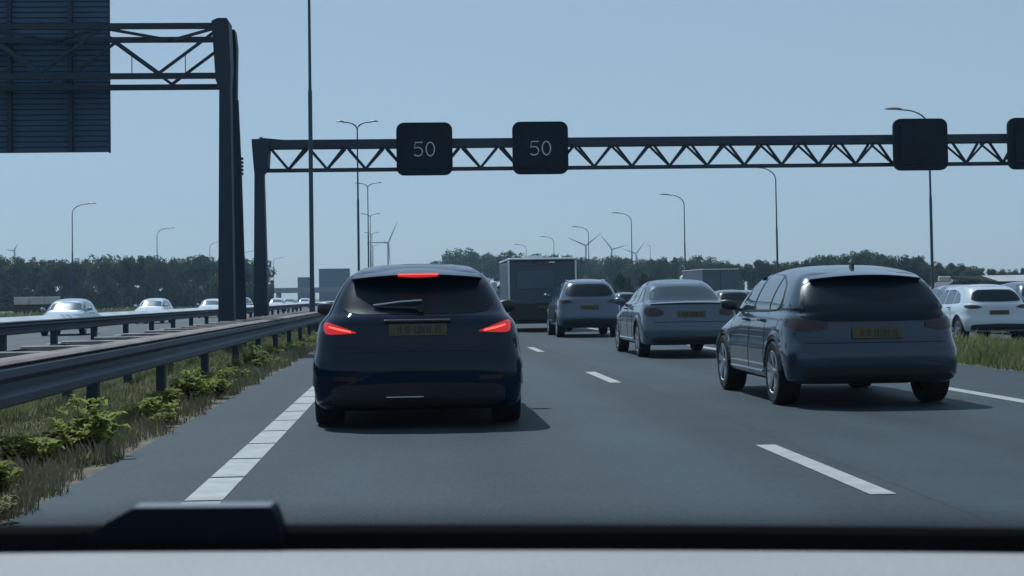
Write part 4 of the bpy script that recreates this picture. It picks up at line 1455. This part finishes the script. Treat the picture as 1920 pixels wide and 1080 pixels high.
# belt beyond the parallel road: falls away behind the dark hatchback, peaks twice
PR = [(815, 488), (850, 477), (868, 466), (885, 466), (900, 474), (925, 472), (955, 470), (975, 474), (1000, 474), (1035, 475), (1070, 480), (1090, 477), (1115, 484), (1150, 477), (1185, 484), (1215, 485), (1245, 480), (1290, 480), (1330, 480), (1365, 484), (1388, 496)]
n = 1
px = 822.0
while px < 1392:
    d = float(np.interp(px, [820, 1000, 1400], [520, 430, 300])) + trng.uniform(-12, 12)
    tree(px, profile(PR, px) + trng.uniform(-1, 3), d, trng.randrange(7), '%s tree of the belt running from the dark hatchback roof to the gap' % ordinal(n), 'trees between hatchback roof and gap', wide=trng.uniform(0.8, 1.0))
    n += 1
    px += trng.uniform(17, 25)
PQ = [(1405, 490), (1425, 485), (1460, 486), (1500, 490), (1525, 475), (1545, 480), (1565, 474), (1590, 478), (1612, 466), (1635, 467), (1660, 475), (1690, 476), (1725, 477), (1745, 487), (1775, 490), (1800, 490), (1820, 496), (1850, 501), (1875, 503), (1905, 501), (1960, 497)]
n = 1
px = 1406.0
while px < 1965:
    if 1884 < px < 1897:
        px = 1900
    d = float(np.interp(px, [1400, 1960], [290, 270])) + trng.uniform(-10, 10)
    tree(px, profile(PQ, px) + trng.uniform(-1, 3), d, trng.randrange(7), '%s tree of the belt behind the grey hatchback, counting from the gap' % ordinal(n), 'trees behind the grey hatchback', wide=trng.uniform(0.8, 1.0))
    n += 1
    px += trng.uniform(16, 23)
# pale-stemmed young trees that catch the sun in front of the belt
for i, (px, ptop) in enumerate(((1158, 506), (1174, 512), (1204, 508), (1217, 514), (1240, 512))):
    tree(px, ptop, 170 + 6 * i, (i * 3) % 7, 'slender pale-barked young tree between crossover and sedan, %s from the crossover' % ordinal(i + 1), 'pale-barked young trees', True, 0.55)

# dense undergrowth closing the belts at the bottom
def undergrowth(name, label, pts, n, seed, hmax):
    rng = np.random.default_rng(seed)
    u = rng.uniform(0, 1, n)
    px = np.interp(u, np.linspace(0, 1, len(pts)), [p[0] for p in pts])
    d = np.interp(u, np.linspace(0, 1, len(pts)), [p[1] for p in pts]) + rng.uniform(-4, 10, n)
    X = np.array([at(a, b_) for a, b_ in zip(px, d)])
    hh = hmax * (0.75 + 0.25 * np.sin(px * 0.13) * np.sin(px * 0.031 + 2))
    Z = rng.uniform(0, 1, n) ** 0.8 * hh
    c = np.stack([X, d, Z - 0.2], 1)
    nrm = rng.normal(size=(n, 3)) + np.array([0, -0.6, 0.5])
    nrm /= np.linalg.norm(nrm, axis=1)[:, None]
    uu = np.cross(nrm, rng.normal(size=(n, 3)))
    uu /= np.linalg.norm(uu, axis=1)[:, None]
    vv = np.cross(nrm, uu)
    s = rng.uniform(0.25, 0.6, n)[:, None]
    P = np.stack([c - uu * s, c - vv * s * 0.6, c + uu * s, c + vv * s * 0.6], 1).reshape(-1, 3)
    return stuff(ob(name, quads_mesh(name, P, LEAF[0])), label, 'undergrowth')
undergrowth('undergrowth', 'dark scrub filling the foot of the tree belt beyond the oncoming road', [(-60, 296), (510, 300)], 26000, 5, 6.0)
undergrowth('undergrowth', 'dark scrub under the trees between the hatchback roof and the gap', [(815, 520), (1000, 430), (1392, 300)], 26000, 6, 6.5)
undergrowth('undergrowth', 'dark scrub under the trees behind the grey hatchback', [(1402, 288), (1960, 268)], 20000, 8, 4.0)

# ------------------------------------------------------------------ verge plants
def blades(name, label, xr, yr, n, hmin, hmax, seed, mat, near_bias=1.0, wide=0.008, clump=0.6, edge=0.0):
    rng = np.random.default_rng(seed)
    y = yr[0] + (yr[1] - yr[0]) * rng.uniform(0, 1, n) ** near_bias
    x = rng.uniform(xr[0], xr[1], n)
    f = 0.5 + 0.5 * np.sin(x * 5.1 + 1.3 * np.sin(y * 1.7)) * np.sin(y * 2.3 + np.sin(x * 3.0))
    keep = rng.uniform(0, 1, n) < (1 - clump) + clump * f
    keep &= x < xr[1] - edge * (0.5 + 0.5 * np.sin(y * 1.9 + 2 * np.sin(y * 0.7)) * np.sin(y * 4.3)) 
    x, y, f = x[keep], y[keep], f[keep]
    n = len(x)
    h = (hmin + (hmax - hmin) * rng.uniform(0, 1, n) ** 1.6) * (0.5 + 0.7 * f) * np.clip(0.55 + 0.022 * y, 0.6, 1.2)
    a = rng.uniform(0, 2 * math.pi, n)
    lean = rng.uniform(0.05, 0.55, n) * h
    wv = wide * rng.uniform(0.6, 1.6, n) * (1 + y * 0.018)
    X = x - 5e-5 * y * y
    b0 = np.stack([X - np.cos(a) * wv, y - np.sin(a) * wv, np.full(n, -0.02)], 1)
    b1 = np.stack([X + np.cos(a) * wv, y + np.sin(a) * wv, np.full(n, -0.02)], 1)
    dx, dy = -np.sin(a) * lean, np.cos(a) * lean
    m0 = np.stack([X + np.cos(a) * wv * 0.7 + dx * 0.35, y + np.sin(a) * wv * 0.7 + dy * 0.35, h * 0.6], 1)
    tip = np.stack([X + dx, y + dy, h], 1)
    P = np.stack([b0, b1, m0, tip], 1).reshape(-1, 3)
    return stuff(ob(name, quads_mesh(name, P, mat)), label, 'grass')

blades('grass', 'dry green grass growing under the guard rail along the verge', (-4.6, -2.2), (6, 80), 150000, 0.02, 0.13, 21, m_grass, 1.7, 0.0038, 0.75, 0.3)
blades('grass', 'thin grass in the median between the two guard rails', (-7.5, -4.4), (10, 100), 24000, 0.04, 0.22, 22, m_grass, 1.4)
blades('grass', 'tall yellow-green grass on the verge before the parallel road', (8.66, 12.3), (14, 130), 110000, 0.05, 0.26, 23, m_grass_r, 1.5, 0.006, 0.4)
blades('grass', 'short grass beyond the oncoming road', (-34, -19.7), (60, 200), 20000, 0.1, 0.5, 24, m_grass, 1.2, 0.03, 0.3)
blades('dry_grass', 'straw-coloured dead stalks along the verge edge', (-2.75, -2.13), (6, 50), 26000, 0.02, 0.2, 25, m_straw, 1.6, 0.003, 0.8, 0.25)

def weed_data(seed, n, h, rad, mat=m_weed, lf=1.0):
    """a bushy weed: stems with many pointed folded leaves"""
    rng = np.random.default_rng(seed)
    V, st = [], MB()
    tops = []
    for k in range(max(5, n // 26)):
        a = rng.uniform(0, 2 * math.pi)
        rr = rad * math.sqrt(rng.uniform(0, 1))
        top = np.array([rr * math.cos(a), rr * math.sin(a), h * rng.uniform(0.55, 1.0) * (1 - 0.35 * rr / rad)])
        tops.append(top)
        st.tube([(top[0] * 0.25, top[1] * 0.25, -0.03), (top[0] * 0.6, top[1] * 0.6, top[2] * 0.5), tuple(top)], [0.006, 0.005, 0.002], 5)
    for i in range(n):
        tp = tops[rng.integers(len(tops))]
        u = rng.uniform(0.2, 1.0) ** 0.7
        c = np.array([tp[0] * (0.25 + 0.75 * u), tp[1] * (0.25 + 0.75 * u), tp[2] * u])
        a = rng.uniform(0, 2 * math.pi)
        el = rng.uniform(-0.2, 0.7)
        dv = np.array([math.cos(a) * math.cos(el), math.sin(a) * math.cos(el), math.sin(el)])
        sd_ = np.cross(dv, [0, 0, 1.0])
        sd_ /= np.linalg.norm(sd_)
        L_ = rng.uniform(0.045, 0.105) * lf
        wv = L_ * rng.uniform(0.28, 0.42)
        up = np.cross(sd_, dv) * wv * 0.35
        mid_ = c + dv * L_ * 0.5
        tip = c + dv * L_ - np.array([0, 0, L_ * 0.25])
        V += [c, mid_ + sd_ * wv + up, tip, mid_]
        V += [c, mid_, tip, mid_ - sd_ * wv + up]
    return st.data('stem', mat), quads_mesh('foliage', np.array(V), mat)
WD = [weed_data(31, 520, 0.46, 0.30), weed_data(32, 380, 0.36, 0.24), weed_data(33, 420, 0.30, 0.34, m_weed2, 0.55), weed_data(34, 460, 0.46, 0.16, m_weed2, 0.6), weed_data(35, 260, 0.2, 0.34, m_weed, 0.8)]
spots = [(-2.50, 8.6, 2, 0.9), (-2.66, 9.6, 1, 1.0), (-2.60, 12.2, 0, 1.12), (-2.86, 11.4, 1, 1.0), (-2.62, 15.6, 1, 0.95), (-2.66, 18.6, 0, 0.95), (-2.5, 19.4, 1, 0.9), (-2.6, 20.6, 4, 1.0),
         (-2.64, 22.6, 1, 0.9), (-2.66, 27.0, 3, 0.95), (-2.62, 32.5, 0, 0.8), (-2.66, 36.0, 1, 0.9), (-2.62, 46.0, 0, 0.8)]
wr = random.Random(3)
spots += [(-2.45 - 0.5 * wr.random(), 7.6 + 1.15 * k + 0.8 * wr.random(), wr.choice((2, 3, 4, 4, 1, 1, 0)), 0.5 + 0.5 * wr.random()) for k in range(34)]
spots.sort(key=lambda q: q[1])
for i, (x, y, v, s) in enumerate(spots):
    x += 0.1
    t = thing('weed_plant', '%s below the guard rail, %s plant along the verge from the dashboard' % (('leafy green weed bush', 'leafy green weed bush', 'pale straggly weed clump', 'tall pale thin weed', 'low spreading green weed')[v], ordinal(i + 1)), 'weed', (x + curve_x(y), y, -0.01), i * 1.9, 'weed bushes along the verge')
    t.scale = (s, s, s)
    ob('stem', WD[v][0], t)
    ob('foliage', WD[v][1], t)

# ------------------------------------------------------------------ our own car: dashboard and lower windscreen edge
own = (0, 0, CAM_H)
own_rot = (0, R(0.85), -YAW)
t = thing('dashboard', 'pale grey dashboard top of our own car below the windscreen', 'dashboard', own)
t.rotation_euler = own_rot
V, F = [], []
nx, ny = 48, 14
def dash_far(x):
    return 0.998 - 0.11 * x * x
for j in range(ny + 1):
    for i in range(nx + 1):
        x = -0.74 + 1.48 * i / nx
        yy = 0.42 + (dash_far(x) - 0.42) * j / ny
        zz = -0.1562 - 0.02 * max(0, (0.62 - yy) / 0.2) ** 2 - 0.01 * (abs(x) / 0.74) ** 6
        if j == ny:
            zz -= 0.004
        V.append((x, yy, zz))
for j in range(ny):
    for i in range(nx):
        a = j * (nx + 1) + i
        F.append((a, a + 1, a + nx + 2, a + nx + 1))
o = len(V)
for i in range(nx + 1):
    x = -0.74 + 1.48 * i / nx
    V.append((x, dash_far(x) + 0.004, -0.25))
for i in range(nx):
    F.append((ny * (nx + 1) + i, ny * (nx + 1) + i + 1, o + i + 1, o + i))
o2 = len(V)
for i in range(nx + 1):
    x = -0.74 + 1.48 * i / nx
    V.append((x, 0.40, -0.30))
for i in range(nx):
    F.append((o2 + i, o2 + i + 1, i + 1, i))
MB().add(V, F).build('top_panel', m_dash, t, True)

t = thing('windscreen_border', 'black printed border along the bottom of our windscreen', 'windscreen border', own)
t.rotation_euler = own_rot
def ws(x, s):
    """point on the raked windscreen plane"""
    return (x, 1.06 - 0.11 * x * x - 0.8 * s, -0.175 + 0.6 * s)
V, F = [], []
for i in range(nx + 1):
    x = -0.74 + 1.48 * i / nx
    V += [ws(x, -0.03), ws(x, 0.036 - 0.004 * x)]
for i in range(nx):
    F.append((i * 2, i * 2 + 2, i * 2 + 3, i * 2 + 1))
o = len(V)
V += [(p[0], p[1] + 0.004, p[2] + 0.004) for p in V]
F += [tuple(o + k for k in reversed(f)) for f in list(F)]
for i in range(nx):
    F.append((i * 2 + 1, i * 2 + 3, o + i * 2 + 3, o + i * 2 + 1))
MB().add(V, F).build('printed_band', m_frit, t)
dm = MB()
rows = 13
for r_ in range(rows):
    s = 0.0378 + 0.0029 * r_
    rad = 0.00145 * (1 - r_ / (rows + 0.5)) + 0.00025
    k = 0
    x = -0.42 + (0.0016 if r_ % 2 else 0)
    while x < 0.42:
        c = Vector(ws(x, s - 0.004 * x))
        ux, us_ = Vector((1, 0, 0)), Vector((0, -0.8, 0.6))
        dm.add([c + ux * rad * math.cos(q) + us_ * rad * math.sin(q) for q in [math.pi / 3 * e for e in range(6)]], [(0, 1, 2, 3, 4, 5)])
        x += 0.0032
dots = dm.build('printed_dots', m_frit, t, fix=False)
dots['kind'] = 'stuff'

t = thing('sensor_housing', 'black plastic housing standing against the bottom of our windscreen', 'device', own)
t.rotation_euler = own_rot
def q(px, py, d=1.012):
    return ((px - 960) / FPX * d, -(py - 557) / FPX * d)
poly = [q(150, 1012), q(185, 993), q(215, 972), q(250, 953), q(262, 950), q(505, 948), q(514, 950), q(522, 968), q(532, 1002), q(534, 1012)]
MB().prism(poly, 'y', 1.004, 1.03).build('shell', m_box, t)
lit_edge = [q(255, 950.5), q(508, 948.5), q(508, 946.8), q(255, 948.8)]
MB().prism(lit_edge, 'y', 1.006, 1.028).build('painted_lit_edge', M('lit_edge_grey', (0.12, 0.13, 0.14), 0.5), t)  # grey strip painting the sunlit top edge of the shell


# ------------------------------------------------------------------ air: thin summer haze that fades the far things
hm = bpy.data.materials.new('haze_air')
hm.use_nodes = True
hn = hm.node_tree
hn.nodes.clear()
hv = hn.nodes.new('ShaderNodeVolumePrincipled')
hv.inputs['Color'].default_value = (0.56, 0.78, 1.0, 1)
hv.inputs['Density'].default_value = 0.00027
hv.inputs['Anisotropy'].default_value = 0.2
ho = hn.nodes.new('ShaderNodeOutputMaterial')
hn.links.new(hv.outputs[0], ho.inputs['Volume'])
haze = MB().box(-900, 900, -60, 1750, -2, 110).build('haze', hm)
stuff(haze)
scene.cycles.volume_bounces = 0
scene.cycles.volume_max_steps = 32
